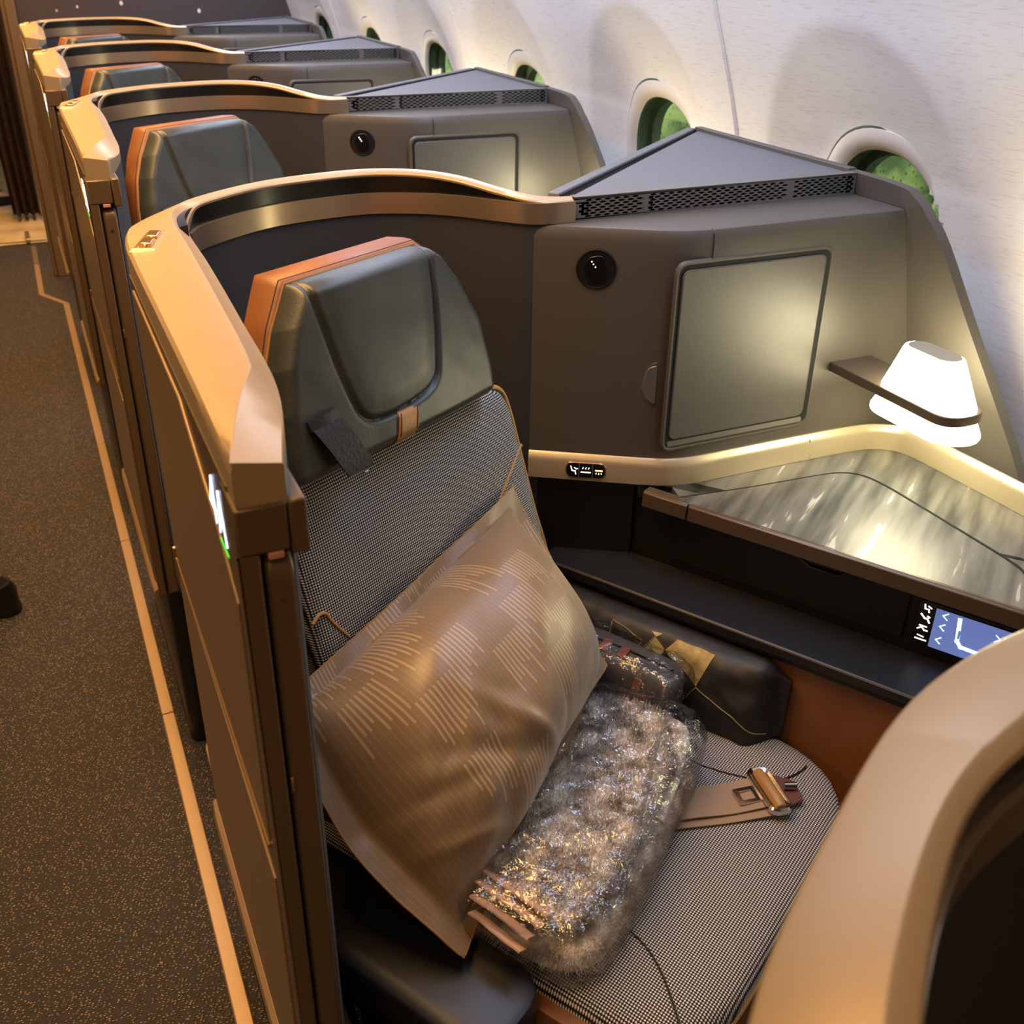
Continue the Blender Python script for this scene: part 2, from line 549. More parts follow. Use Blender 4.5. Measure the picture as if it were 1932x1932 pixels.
def rounded(poly, r, n=5):
    """2D polygon with rounded corners; r a number or a list"""
    out = []
    N = len(poly)
    for i in range(N):
        p = Vector(poly[i]); a = Vector(poly[i - 1]); b = Vector(poly[(i + 1) % N])
        rr = r[i] if isinstance(r, (list, tuple)) else r
        da = (a - p); db = (b - p)
        q = min(rr, da.length * 0.45, db.length * 0.45)
        if q <= 1e-6:
            out.append(p); continue
        s = p + da.normalized() * q; e = p + db.normalized() * q
        for k in range(n + 1):
            t = k / n
            out.append((1 - t) ** 2 * s + 2 * t * (1 - t) * p + t * t * e)
    return out


def smoothstep(a, b, x):
    t = max(0.0, min(1.0, (x - a) / (b - a)))
    return t * t * (3 - 2 * t)


def interp(tbl, x):
    if x <= tbl[0][0]: return tbl[0][1]
    for (a, b), (c, d) in zip(tbl, tbl[1:]):
        if x <= c: return b + (d - b) * (x - a) / (c - a)
    return tbl[-1][1]


def copy_tree(o, parent=None):
    c = o.copy(); C.objects.link(c)
    c.parent = parent
    if parent is not None:
        c.matrix_parent_inverse = o.matrix_parent_inverse.copy()
    for ch in list(o.children):
        if ch.get("_unique"): continue
        copy_tree(ch, c)
    return c


ANG = math.radians(30)
UU = Vector((math.sin(ANG), -math.cos(ANG), 0)); VV = Vector((math.cos(ANG), math.sin(ANG), 0)); ZZ = Vector((0, 0, 1))


def S(s, t, z): return UU * s + VV * t + ZZ * z      # seat frame: s towards the feet, t towards the window


HD = (-UU * 0.25 + ZZ).normalized(); NN = (UU + 0.25 * ZZ).normalized()
BP0 = UU * -0.82 + ZZ * 0.93


def B(t, h, n=0.0): return BP0 + VV * t + HD * h + NN * n   # backrest frame


PITCH = 1.12

# ================================================================== SETTING
# floor
bm = nb(); box(bm, (-3.2, -2.2, -0.05), (1.45, 6.33, 0.0))
tag(fin("floor", bm, "carpet"), kind="structure")
bm = nb(); box(bm, (-3.2, 6.33, -0.05), (1.45, 9.0, 0.002))
tag(fin("floor_galley", bm, "tile_floor"), kind="structure")
bm = nb(); box(bm, (-3.2, 6.30, 0.0), (0.10, 6.345, 0.012)); box(bm, (-0.06, 6.30, 0.0), (-0.035, 6.5, 0.03))
tag(fin("trim_1", bm, "metal_strip", bevel=0.003), kind="structure")

# light strip along the seat tracks: pieces butted end to end
st_root = tag(empty("floor_path_strip", (0.066, 2.5, 0.0)),
              "tan path marking strip running along the carpet beside the seats", "floor strip")
ys = [0.2, 1.10, 1.935, 2.75, 3.45, 4.35, 5.10]
for i in range(len(ys) - 1):
    bm = nb()
    hull(bm, [(0.052, ys[i] + .002, 0), (0.080, ys[i] + .002, 0), (0.080, ys[i + 1] - .002, 0), (0.052, ys[i + 1] - .002, 0)],
         [(0.054, ys[i] + .002, .006), (0.078, ys[i] + .002, .006), (0.078, ys[i + 1] - .002, .006), (0.054, ys[i + 1] - .002, .006)])
    part("strip_piece", bm, "carpet_edge", st_root, bevel=0.001)
    bm = nb(); box(bm, (0.070, ys[i] + .004, 0.004), (0.0735, ys[i + 1] - .004, 0.0075))
    part("strip_rib", bm, "carpet_edge", st_root)
for a, b in (((0.066, 5.10), (-0.03, 5.29)), ((-0.03, 5.29), (-0.028, 5.85)), ((-0.028, 5.86), (-0.026, 6.24))):
    d = (Vector(b) - Vector(a)).normalized(); n = Vector((-d.y, d.x)) * 0.012
    bm = nb()
    q = [Vector(a) - n, Vector(b) - n, Vector(b) + n, Vector(a) + n]
    hull(bm, [(p.x, p.y, 0) for p in q], [(p.x, p.y, .006) for p in q])
    part("strip_piece", bm, "carpet_edge" if a[1] < 5.8 else "metal_strip", st_root)

# sidewall with window pockets
WALLX = [(0.0, 1.34), (0.5, 1.362), (0.8, 1.372), (0.95, 1.374), (1.05, 1.368), (1.16, 1.347), (1.235, 1.324), (1.30, 1.300), (1.36, 1.278),
         (1.41, 1.259), (1.6, 1.175), (1.8, 1.06), (2.0, 0.92)]


def wallx(z): return interp(WALLX, z)


WIN = [-0.75 + 0.73 * k for k in range(10)]      # window centres
WY0 = 1.450
WIN = [WY0 + 0.735 * k for k in range(-2, 7)]
WZ = 0.998
RYW, RZW = 0.183, 0.223                         # window frame half sizes


def pocket(y, z):
    best = 0.0
    for wy in WIN:
        dy = abs(y - (wy + 0.045)) / 0.275
        dz = (z - 0.98) / (0.40 if z > 0.98 else 0.60)
        r = (dy ** 2.3 + abs(dz) ** 2.3) ** (1 / 2.3)
        if r < 1:
            best = max(best, min(1.0, (1 - r) / 0.40))
    return best


def wall_point(y, z):
    f = pocket(y, z)
    return Vector((wallx(z) + 0.026 * (f ** 0.8), y, z))


bm = nb()
NY, NZ = 640, 150
y0, y1, z0, z1 = -2.2, 6.25, 0.0, 1.98
grid = {}
for i in range(NY + 1):
    for j in range(NZ + 1):
        y = y0 + (y1 - y0) * i / NY; z = z0 + (z1 - z0) * j / NZ
        grid[i, j] = bm.verts.new(wall_point(y, z))
for i in range(NY):
    for j in range(NZ):
        y = y0 + (y1 - y0) * (i + .5) / NY; z = z0 + (z1 - z0) * (j + .5) / NZ
        if any(((y - w) / (RYW - .018)) ** 2 + ((z - WZ) / (RZW - .018)) ** 2 < 1 for w in WIN): continue
        bm.faces.new((grid[i, j], grid[i + 1, j], grid[i + 1, j + 1], grid[i, j + 1]))
wall = tag(fin("wall_right", bm, "sidewall_white", smooth=60), kind="structure")
# panel seams
k = 1
for sy in (1.86 - 1.46, 1.86, 1.86 + 1.46, 1.86 + 2.92):
    bm = nb()
    zz = [0.3 + 1.6 * q / 60 for q in range(61)]
    rings = []
    for z in zz:
        x = wall_point(sy, z).x
        rings.append([(x - 0.0005, sy - 0.008, z), (x - 0.006, sy - 0.004, z), (x - 0.006, sy + 0.004, z), (x - 0.0005, sy + 0.008, z)])
    loft(bm, rings, True, True)
    k += 1
    tag(fin("trim_%d" % k, bm, "sidewall_white", smooth=50), kind="structure")
    bm = nb()
    loft(bm, [[(wall_point(sy, z).x - 0.0030, sy + 0.0081, z), (wall_point(sy, z).x + 0.001, sy + 0.0081, z), (wall_point(sy, z).x + 0.001, sy + 0.0115, z), (wall_point(sy, z).x - 0.0006, sy + 0.0115, z)] for z in zz], True, True)
    k += 1
    tag(fin("trim_%d" % k, bm, "window_reveal"), kind="structure")

# windows: bezel, reveal, inner pane
for wi, wy in enumerate(WIN):
    def wring(ry, rz, off, n=56):
        out = []
        for q in range(n):
            a = 2 * math.pi * q / n
            cy, sz = math.cos(a), math.sin(a)
            y = wy + ry * math.copysign(abs(cy) ** 0.88, cy); z = WZ + rz * math.copysign(abs(sz) ** 0.88, sz)
            out.append(Vector((wallx(z) + 0.026 + off, y, z)))
        return out
    bm = nb()
    loft(bm, [wring(RYW + .004, RZW + .004, 0.012), wring(RYW + .002, RZW + .002, -0.004), wring(RYW - .008, RZW - .008, -0.006),
              wring(RYW - .026, RZW - .026, -0.005), wring(RYW - .034, RZW - .034, 0.002)], True, False)
    w = tag(fin("window_%d" % (wi + 1), bm, "window_frame", smooth=60), kind="structure")
    bm = nb()
    loft(bm, [wring(RYW + .0045, RZW + .0045, 0.004), wring(RYW + .0065, RZW + .0065, -0.0015), wring(RYW + .002, RZW + .002, -0.0015)], True, False)
    part("shadow_gap", bm, "window_reveal", w)
    bm = nb()
    loft(bm, [wring(RYW - .034, RZW - .034, 0.002), wring(RYW - .032, RZW - .032, 0.034), wring(RYW - .048, RZW - .046, 0.036), wring(RYW - .048, RZW - .046, 0.060)], True, False)
    part("window_reveal", bm, "window_reveal", w)
    bm = nb()
    r = [bm.verts.new(p) for p in wring(RYW - .033, RZW - .033, 0.010)]
    bm.faces.new(r)
    part("window_pane", bm, "window_glass", w)

# outside: lawn and a hedge row seen through the panes
bm = nb(); box(bm, (1.6, -8, -2.6), (30, 40, -2.5))
tag(fin("ground_outside", bm, "grass"), kind="structure")
bm = nb()
hg = {}
for i in range(161):
    for j in range(21):
        y = -8 + 48 * i / 160; z = -2.5 + 6.0 * j / 20
        d = noise.fractal(Vector((y * .9, z * .9, 3.1)), 1.0, 2.0, 4) * 0.8
        hg[i, j] = bm.verts.new((6.2 + d + 0.02 * (z + 2.5) ** 2, y + .2 * d, z))
for i in range(160):
    for j in range(20):
        bm.faces.new((hg[i, j], hg[i + 1, j], hg[i + 1, j + 1], hg[i, j + 1]))
hed = fin("hedge", bm, "leaf")
tag(hed, "green leafy hedge outside beyond the oval windows", "hedge")

# bulkhead behind the last row, ceiling, remaining walls
bm = nb(); box(bm, (0.10, 5.62, 0.0), (1.50, 5.70, 2.1))
tag(fin("wall_back", bm, "bulkhead_print"), kind="structure")
bm = nb(); box(bm, (0.062, 5.585, 0.0), (0.104, 5.72, 2.1)); box(bm, (0.045, 5.60, 0.0), (0.062, 5.70, 2.1))
tag(fin("trim_20", bm, "bronze_panel", bevel=0.004), kind="structure")
bm = nb(); box(bm, (-3.2, -2.2, 2.15), (0.45, 9.0, 2.2))
tag(fin("ceiling", bm, "ceiling_panel"), kind="structure")
bm = nb()
loft(bm, [[(0.40, y, 2.16), (0.42, y, 1.98), (0.62, y, 1.90), (0.95, y, 1.95), (1.05, y, 2.02), (1.05, y, 2.16)] for y in (-2.2, 9.0)], True, True)
tag(fin("ceiling_bin_row", bm, "ceiling_panel"), kind="structure")
for nm, lo, hi in (("wall_left", (-3.25, -2.2, 0), (-3.2, 9, 2.2)), ("wall_front", (-3.2, -2.25, 0), (1.6, -2.2, 2.2)), ("wall_galley", (-3.2, 9.0, 0), (1.6, 9.05, 2.2)),
                   ("wall_galley_side", (1.40, 5.7, 0), (1.45, 9.0, 2.2))):
    bm = nb(); box(bm, lo, hi)
    tag(fin(nm, bm, "galley_panel"), kind="structure")

# ================================================================== SUITE SHELL (first row behind the camera's row)
INNER = [(.118, .612), (.150, .77), (.158, .95), (.164, 1.15), (.166, 1.29), (.176, 1.345), (.205, 1.385), (.287, 1.447), (.37, 1.472), (.446, 1.478),
         (.51, 1.455), (.557, 1.42), (.60, 1.372), (.634, 1.338), (.665, 1.328), (.70, 1.327)]
OUTER = [(.084, .612), (.084, .77), (.084, .95), (.084, 1.12), (.087, 1.22), (.105, 1.31), (.150, 1.402), (.248, 1.476), (.345, 1.527), (.45, 1.543),
         (.535, 1.515), (.60, 1.465), (.64, 1.415), (.665, 1.385), (.685, 1.372), (.70, 1.365)]
RIMZ = [1.208, 1.21, 1.21, 1.21, 1.21, 1.21, 1.21, 1.21, 1.21, 1.21, 1.209, 1.204, 1.194, 1.187, 1.184, 1.183]
CREASE = [1.0, .30, .27, .26, .26, .25, .22, .2, .2, .2, .2, .2, .2, .25, .3, .3]
NS = 7
pin = spline([(a, b, 0) for a, b in INNER], NS); pout = spline([(a, b, 0) for a, b in OUTER], NS)
pz = [p.x for p in spline([(z, 0, 0) for z in RIMZ], NS)]; pc = []
for i in range(len(CREASE) - 1):
    for k in range(NS): pc.append(CREASE[i] + (CREASE[i + 1] - CREASE[i]) * k / NS)
pc.append(CREASE[-1])
NPATH = len(pin)


def shp(i, f, z):
    p = pin[i].lerp(pout[i], f)
    return Vector((p.x, p.y, z))


def nrm_in(i):
    d = (pin[min(i + 1, NPATH - 1)] - pin[max(i - 1, 0)]).normalized()
    return Vector((d.y, -d.x, 0))      # points into the seat


def build_shell():
    root = empty("suite_shell", (0.30, 1.10, 0.0))
    # cap that runs round the top edge
    bm = nb()
    rings = []
    for i in range(NPATH):
        z = pz[i]; c = pc[i]
        lip = smoothstep(NS * 4, NS * 6, i)
        dr_ = .006 + .014 * smoothstep(0, NS, i)
        dr_ -= .0165 * lip
        zi = z - 0.036 + .0290 * lip; zj = z - dr_ - .002
        rings.append([shp(i, 0.0, zi), shp(i, 0.0, zj), shp(i, 0.03, z - dr_), shp(i, c - .0 if c > .9 else c - .02, z), shp(i, min(c + .02, 1.0), z + 0.0002),
                      shp(i, 0.955, z - 0.003 - .013 * lip), shp(i, 0.995, z - 0.007 - .011 * lip), shp(i, 1.0, z - 0.014 - .011 * lip), shp(i, 1.0, z - 0.040), shp(i, 0.5, z - 0.040)])
    loft(bm, rings, True, True)
    part("cap_rim", bm, "champagne", root, smooth=28)
    # outer skin
    bm = nb()
    loft(bm, [[shp(i, 0.96, pz[i] - .034), shp(i, 0.96, 1.0), shp(i, 0.96, 0.42), shp(i, 0.80, 0.42), shp(i, 0.80, pz[i] - .034)] for i in range(3, NPATH)], True, True)
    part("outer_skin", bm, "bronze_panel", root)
    # inner lining, metal band, dark recess
    bm = nb()
    loft(bm, [[shp(i, 0.0, 0.42), shp(i, 0.0, 1.149), shp(i, .16, 1.149), shp(i, .16, 0.42)] for i in range(1, NPATH - 8)], True, True)
    part("inner_lining", bm, "lining", root)
    i0 = NS * 4 + 5
    bm = nb()
    loft(bm, [[shp(i, 0, 1.150) + nrm_in(i) * .003, shp(i, 0, 1.179) + nrm_in(i) * .003, shp(i, 0, 1.179) - nrm_in(i) * .012, shp(i, 0, 1.150) - nrm_in(i) * .012] for i in range(i0, NPATH)], True, True)
    part("metal_band", bm, "band_metal", root, smooth=40)
    bm = nb()
    loft(bm, [[shp(i, .03, 1.178), shp(i, .03, pz[i] - .0062), shp(i, .2, pz[i] - .0062), shp(i, .2, 1.178)] for i in range(i0 - 6, NPATH - 6)], True, True)
    part("dark_recess", bm, "black_gloss", root)
    # lining above the metal band on the aisle side
    bm = nb()
    rb = lambda i: pz[i] - .034 + .0275 * smoothstep(NS * 4, NS * 6, i)
    loft(bm, [[shp(i, 0.0, 1.149), shp(i, 0.0, rb(i)), shp(i, .16, rb(i)), shp(i, .16, 1.149)] for i in range(1, i0 - 1)], True, True)
    part("upper_lining", bm, "lining", root)

    # post at the free end
    bm = nb()
    box(bm, (.082, .609, 1.139), (.1165, .66, 1.1745))
    box(bm, (.082, .609, .43), (.0955, .66, 1.139))
    part("door_post", bm, "bronze_post", root, bevel=0.0018)
    bm = nb(); box(bm, (.1175, .609, 1.134), (.130, .66, 1.1755))
    part("latch_catch", bm, "bronze_post", root, bevel=0.002)
    bm = nb(); box(bm, (.0955, .622, .43), (.1165, .70, 1.139))
    part("door_slot", bm, "gap_black", root)
    bm = nb(); box(bm, (.101, .6085, 1.1335), (.112, .622, 1.1388))
    part("door_stop", bm, "red_stop", root, bevel=0.001)
    # sliding door leaf, edge towards the camera, top rounded
    prof = rounded([(.612, .43), (.612, 1.132), (1.05, 1.132), (1.05, .43)], [0, .020, .02, 0], 8)
    bm = nb(); hull(bm, [(.0985, p.x, p.y) for p in prof], [(.1185, p.x, p.y) for p in prof])
    dl = part("door_leaf", bm, "bronze_post", root, bevel=0.004, seg=3)
    bm = nb(); tube(bm, [(.108, .6125, 1.098), (.108, .6110, 1.098)], .0022, 10)
    part("door_screw", bm, "screw_metal", dl)
    bm = nb(); box(bm, (.0985, .610, .925), (.1005, .614, .94))
    part("door_catch", bm, "bronze_bright", dl, bevel=0.0008)
    # aisle side: flat side skin under the cap, raised facetted panels, bright strip standing in for the edge highlight
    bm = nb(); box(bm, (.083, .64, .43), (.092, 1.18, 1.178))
    part("side_skin", bm, "bronze_shaded", root)
    up = [(1.142, 1.172), (.835, 1.167), (.815, 1.158), (.70, 1.118), (.640, 1.085), (.642, .850), (1.142, .850)]
    bm = nb(); hull(bm, [(.0835, y, z) for y, z in up], [(.0805, y, z) for y, z in up])
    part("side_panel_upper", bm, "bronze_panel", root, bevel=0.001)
    bm = nb(); hull(bm, [(.0835, 1.142, .842), (.0835, .642, .842), (.0835, .642, .848), (.0835, 1.142, .848)], [(.0790, 1.14, .843), (.0790, .643, .843), (.0790, .643, .8465), (.0790, 1.14, .8465)])
    part("side_edge_glint", bm, "bronze_bright", root)
    lo = [(1.142, .838), (.642, .808), (.642, .44), (1.142, .44)]
    bm = nb(); hull(bm, [(.0835, y, z) for y, z in lo], [(.0800, y, z) for y, z in lo])
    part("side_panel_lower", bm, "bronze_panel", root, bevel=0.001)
    # rolled bottom edge
    bm = nb(); tube(bm, [(.085, 1.145, .444), (.083, 1.12, .436), (.083, .9, .436), (.083, .64, .436), (.085, .612, .436)], .011, 10)
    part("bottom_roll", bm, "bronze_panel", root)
    bm = nb(); tube(bm, [(.0805, 1.138, .86), (.0805, 1.140, .82), (.082, 1.141, .80)], .003, 8)
    part("hinge_pin", bm, "bronze_bright", root)
    # foot box under the post
    pl_ = rounded([(.10, .70), (.17, .70), (.17, 1.3), (.10, 1.3)], .02, 4)
    bm = nb(); hull(bm, [(p.x, p.y, .0) for p in pl_], [(p.x, p.y, .40) for p in pl_])
    part("foot_box", bm, "black_plastic", root, bevel=0.003)
    bm = nb(); hull(bm, [(p.x - .012, p.y, .40) for p in pl_], [(p.x - .014, p.y, .43) for p in pl_])
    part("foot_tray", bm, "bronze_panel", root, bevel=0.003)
    # hinge recess on the back corner of the cap, with two rollers
    e1 = Vector((.030, .088, 0)).normalized(); e2 = Vector((e1.y, -e1.x, 0))
    c0 = Vector((.112, 1.196, 1.2058))
    bm = nb()
    mt = Matrix.Translation(c0) @ Matrix((( e1.x, e2.x, 0, 0), (e1.y, e2.y, 0, 0), (0, 0, 1, 0), (0, 0, 0, 1)))
    q = [(-.038, -.011), (.038, -.011), (.038, .011), (-.038, .011)]
    q2 = [(-.042, -.014), (.042, -.014), (.042, .014), (-.042, .014)]
    loft(bm, [[mt @ Vector((a, b, .0012)) for a, b in q2], [mt @ Vector((a, b, .0040)) for a, b in q], [mt @ Vector((a * .97, b * .93, .0042)) for a, b in q], [mt @ Vector((a * .93, b * .8, .0014)) for a, b in q]], True, True)
    hr = part("hinge_recess", bm, "champagne", root, smooth=20)
    for sgn in (-1, 1):
        bm = nb(); box(bm, (sgn * .016 - .013, -.0065, .0016), (sgn * .016 + .013, .0065, .0072), mt)
        part("hinge_roller", bm, "bronze_bright", hr, bevel=0.0015)
    bm = nb(); tube(bm, [mt @ Vector((-.034, 0, .004)), mt @ Vector((.034, 0, .004))], .0022, 8)
    part("hinge_axle", bm, "bronze_bright", hr)
    # status light
    bm = nb(); box(bm, (.0812, .660, 1.1112), (.0822, .718, 1.1128))
    part("status_light", bm, "led_green", root)
    return root


GLYPH = {"4": [[(.74, 0), (.74, 1), (0, .28), (1, .28)]], "5": [[(.95, 1), (.1, 1), (.05, .56), (.65, .6), (1, .42), (1, .18), (.65, 0), (0, .03)]],
         "6": [[(.85, 1), (.3, .72), (0, .38), (.05, .12), (.35, 0), (.7, .02), (1, .2), (1, .38), (.7, .55), (.3, .53), (.03, .35)]],
         "7": [[(0, 1), (1, 1), (.35, 0)]], "A": [[(0, 0), (.5, 1), (1, 0)], [(.2, .33), (.8, .33)]]}


def seat_number(body, root):
    dy = root.location.y - 1.10
    bm = nb()
    for k, ch in enumerate(body):
        ya = .7190 - k * .0330
        for line in GLYPH[ch]:
            for (a0, b0), (a1, b1) in zip(line, line[1:]):
                p = Vector((ya - a0 * .0250, 1.1205 + b0 * .0370)); q = Vector((ya - a1 * .0250, 1.1205 + b1 * .0370))
                d = (q - p).normalized() * .0012; n = Vector((-d.y, d.x))
                c = [p - d - n, q + d - n, q + d + n, p - d + n]
                hull(bm, [(.0822, v.x + dy, v.y) for v in c], [(.0812, v.x + dy, v.y) for v in c])
    o = part("seat_number", bm, "led_sign", root, flat=True)
    o["_unique"] = 1
    return o


# ================================================================== SIDE CABINET
CF = (Vector((.640, 1.334, 0)), Vector((.795, 1.236, 0)))      # left face ends
CY = 1.215
WX = [(0.70, 1.296), (0.82, 1.286), (0.94, 1.258), (1.145, 1.206), (1.19, 1.203)]


def wingx(z): return interp(WX, z)


def cab_outline(z, inset=0.0):
    """front edge of the cabinet in plan from the left end to the wing corner"""
    pts = [(.640, 1.334), (.70, 1.296), (.755, 1.261), (.792, 1.238), (.825, 1.223), (.862, 1.216), (.92, 1.215), (1.05, 1.215), (wingx(z), 1.213)]
    return [Vector((x, y + inset, z)) for x, y in pts]


def rr2(x0, x1, z0, z1, r):
    return rounded([(x0, z0), (x1, z0), (x1, z1), (x0, z1)], r, 6)


def build_cabinet():
    root = empty("side_cabinet", (0.95, 1.40, 0.0))
    # body
    bm = nb()
    rings = []
    zs = [.76, .80, .85, .94, 1.04, 1.10, 1.130, 1.142, 1.148, 1.1495]
    ins = [0, 0, 0, 0, 0, 0, 0, .0015, .005, .010]
    for z, i_ in zip(zs, ins):
        fr = cab_outline(z, i_)
        back = [Vector((wingx(z), 1.36, z)), Vector((.66, 1.36, z))]
        rings.append(fr + back)
    loft(bm, rings, True, True)
    body = part("cabinet_body", bm, "cabinet_grey", root, smooth=40)
    bm = nb(); tube(bm, [(.8635, 1.2150, 1.107), (.8635, 1.2150, 1.130), (.8635, 1.2165, 1.142), (.8635, 1.224, 1.1492)], .0007, 6)
    part("body_seam", bm, "seam_dark", body)
    # sloping top: triangle with raised edges
    bm = nb()
    tri = [(.70, 1.345), (1.203, 1.345), (1.203, 1.785)]
    hull(bm, [(x, y, .9) for x, y in tri], [(x, y, 1.180) for x, y in tri])
    part("top_panel", bm, "cabinet_top", root)
    bm = nb()
    a, b = Vector((.69, 1.362, 0)), Vector((1.205, 1.800, 0))
    d = (b - a).normalized(); n = Vector((-d.y, d.x, 0))
    q = [a - n * .002, b - n * .002, b + n * .016, a + n * .016]
    hull(bm, [(p.x, p.y, .85) for p in q], [(p.x, p.y, 1.1835) for p in q])
    part("top_edge", bm, "cabinet_top", root, bevel=0.002)
    bm = nb(); tube(bm, [Vector((p.x, p.y, 1.1806)) for p in (a - n * .004, b - n * .004)], .0014, 6)
    part("top_gap", bm, "gap_black", root)
    # perforated grille strip
    gx0, gx1, gz0, gz1, gy = .70, 1.2035, 1.1495, 1.1832, 1.3295
    bm = nb()
    hx0, hx1 = gx0 + .016, gx1 - .010
    rows, cols = 7, 31
    cw = (hx1 - hx0) / (cols + .5); mz = .0040
    ch = (gz1 - gz0 - 2 * mz) / rows

    def quad(a, b, c, d): bm.faces.new([bm.verts.new(p) for p in (a, b, c, d)])
    quad((gx0, gy, gz0), (gx1, gy, gz0), (gx1, gy, gz0 + mz), (gx0, gy, gz0 + mz))
    quad((gx0, gy, gz1 - mz), (gx1, gy, gz1 - mz), (gx1, gy, gz1), (gx0, gy, gz1))
    for r in range(rows):
        za = gz0 + mz + r * ch; zb = za + ch
        off = (r % 2) * cw / 2
        quad((gx0, gy, za), (hx0 + off, gy, za), (hx0 + off, gy, zb), (gx0, gy, zb))
        xe = hx0 + off + cols * cw
        quad((xe, gy, za), (gx1, gy, za), (gx1, gy, zb), (xe, gy, zb))
        for c in range(cols):
            xa = hx0 + off + c * cw; xb = xa + cw
            if c in (6, 23):
                quad((xa, gy, za), (xb, gy, za), (xb, gy, zb), (xa, gy, zb)); continue
            xm = (xa + xb) / 2; zm = (za + zb) / 2; hw = cw * .39; hh = ch * .44
            outer = [(xb, zm), (xb, zb), (xa, zb), (xa, zm), (xa, za), (xb, za)]
            hole = [(xm + hw, zm), (xm + hw * .45, zm + hh), (xm - hw * .45, zm + hh), (xm - hw, zm), (xm - hw * .45, zm - hh), (xm + hw * .45, zm - hh)]
            vo = [bm.verts.new((x, gy, z)) for x, z in outer]; vh = [bm.verts.new((x, gy, z)) for x, z in hole]
            vd = [bm.verts.new((x, gy + .004, z)) for x, z in hole]
            for k in range(6):
                j = (k + 1) % 6
                bm.faces.new((vo[k], vo[j], vh[j], vh[k])); bm.faces.new((vh[k], vh[j], vd[j], vd[k]))
    part("vent_grille", bm, "grille_metal", root, smooth=20)
    bm = nb(); box(bm, (gx0, gy + .0045, gz0), (gx1, gy + .012, gz1 - .0035))
    part("grille_backing", bm, "gap_black", root)
    bm = nb(); box(bm, (gx0 + .001, gy, gz1 - .0035), (gx1, gy + .016, gz1))
    part("grille_top", bm, "grille_metal", root)
    bm = nb(); box(bm, (gx0 - .0012, gy - .0016, gz0), (gx0, gy + .004, gz1))
    part("grille_joint", bm, "gap_black", root)
    # outboard wing with sloping front edge
    edge = [(1.793, 1.183), (1.36, 1.183), (1.235, 1.180), (1.205, 1.172), (1.175, 1.152), (1.140, 1.11), (1.075, .985), (.972, .80), (.955, .765)]
    bm = nb()
    e = spline([(0, y, z) for y, z in edge], 4)
    inn = [Vector((wingx(p.z), p.y, p.z)) for p in e]; ex = [Vector((wingx(p.z) + .016, p.y - .002, p.z + .001)) for p in e]
    base_i = [Vector((wingx(.75), p.y, .75)) for p in e]
    rows_ = []
    NV = 8
    for i in range(len(e)):
        row = []
        for k in range(NV + 1):
            z = .75 + (e[i].z - .75) * k / NV
            row.append(Vector((wingx(z), e[i].y, z)))
        for k in range(NV, -1, -1):
            z = .75 + (e[i].z - .75) * k / NV
            row.append(Vector((wingx(z) + .016, e[i].y - .002, z + .001 * k / NV)))
        rows_.append(row)
    loft(bm, rows_, True, True)
    part("outboard_wing", bm, "cabinet_grey", root, smooth=38)
    # top strip between tip and wing
    bm = nb()
    loft(bm, [[(1.203, y, 1.175), (1.2035, y, 1.1865), (1.219, y, 1.1865), (1.2205, y, 1.175)] for y in (1.797, 1.35)], True, True)
    part("wing_top_strip", bm, "cabinet_grey", root, bevel=0.001)
    # door: recessed frame groove, gap, leaf, pull
    fr = rr2(.806, 1.078, .818, 1.107, .018)
    gp = rr2(.8085, 1.0755, .8205, 1.1045, .016)
    bm = nb()
    loft(bm, [[(p.x, CY + .001, p.y) for p in rr2(.803, 1.081, .815, 1.110, .02)], [(p.x, CY - .0022, p.y) for p in fr], [(p.x, CY - .0022, p.y) for p in gp], [(p.x, CY + .001, p.y) for p in rr2(.811, 1.073, .823, 1.102, .015)]], True, False)
    part("door_frame", bm, "cabinet_grey", root, smooth=40)
    bm = nb(); hull(bm, [(p.x, CY + .004, p.y) for p in rr2(.8095, 1.0745, .8215, 1.1035, .015)], [(p.x, CY - .0008, p.y) for p in rr2(.8095, 1.0745, .8215, 1.1035, .015)])
    part("door_gap", bm, "gap_black", root)
    bm = nb(); hull(bm, [(p.x, CY + .002, p.y) for p in rr2(.8152, 1.0668, .836, 1.0970, .013)], [(p.x, CY - .0030, p.y) for p in rr2(.8152, 1.0668, .836, 1.0970, .013)])
    dr = part("cabinet_door", bm, "cabinet_door", root, bevel=0.0018, seg=3)
    bm = nb(); loft(bm, [[(x, CY - .0010, .8225), (x, CY - .0028, .826), (x, CY - .0005, .8345)] for x in (.815, 1.066)], True, True)
    part("door_scoop", bm, "cabinet_grey", dr)
    bm = nb()
    pl_ = rounded([(.799, .953), (.786, .946), (.7805, .915), (.786, .897), (.7995, .889)], .005, 4)
    o2 = [Vector((p.x, p.y)) for p in pl_]
    cxy = Vector((.792, .92))
    hull(bm, [(p.x, 1.250, p.y) for p in o2], [(p.x, 1.2315 + (.80 - p.x) * .62, p.y) for p in o2])
    part("door_pull", bm, "grille_metal", dr, bevel=0.001)
    bm = nb()
    o3 = [cxy + (p - cxy) * 1.16 for p in o2]
    hull(bm, [(p.x, 1.252, p.y) for p in o3], [(p.x, 1.2328 + (.80 - p.x) * .62, p.y) for p in o3])
    part("pull_recess", bm, "cabinet_grey", dr, bevel=0.001)
    # reading light puck on the left face
    ex_ = (CF[1] - CF[0]).normalized(); en = Vector((-(-ex_.y), -ex_.x, 0))
    en = Vector((ex_.y, -ex_.x, 0))            # out of the face, towards the seat
    pc0 = CF[0] + ex_ * .0905; pc0.z = 1.0915

    def disc(r, n0, n1, n=40, sx=1.0):
        return [[pc0 + ex_ * (r0 * math.cos(a) * sx) + ZZ * (r0 * math.sin(a)) + en * n_ for a in [2 * math.pi * k / n for k in range(n)]] for r0, n_ in r]
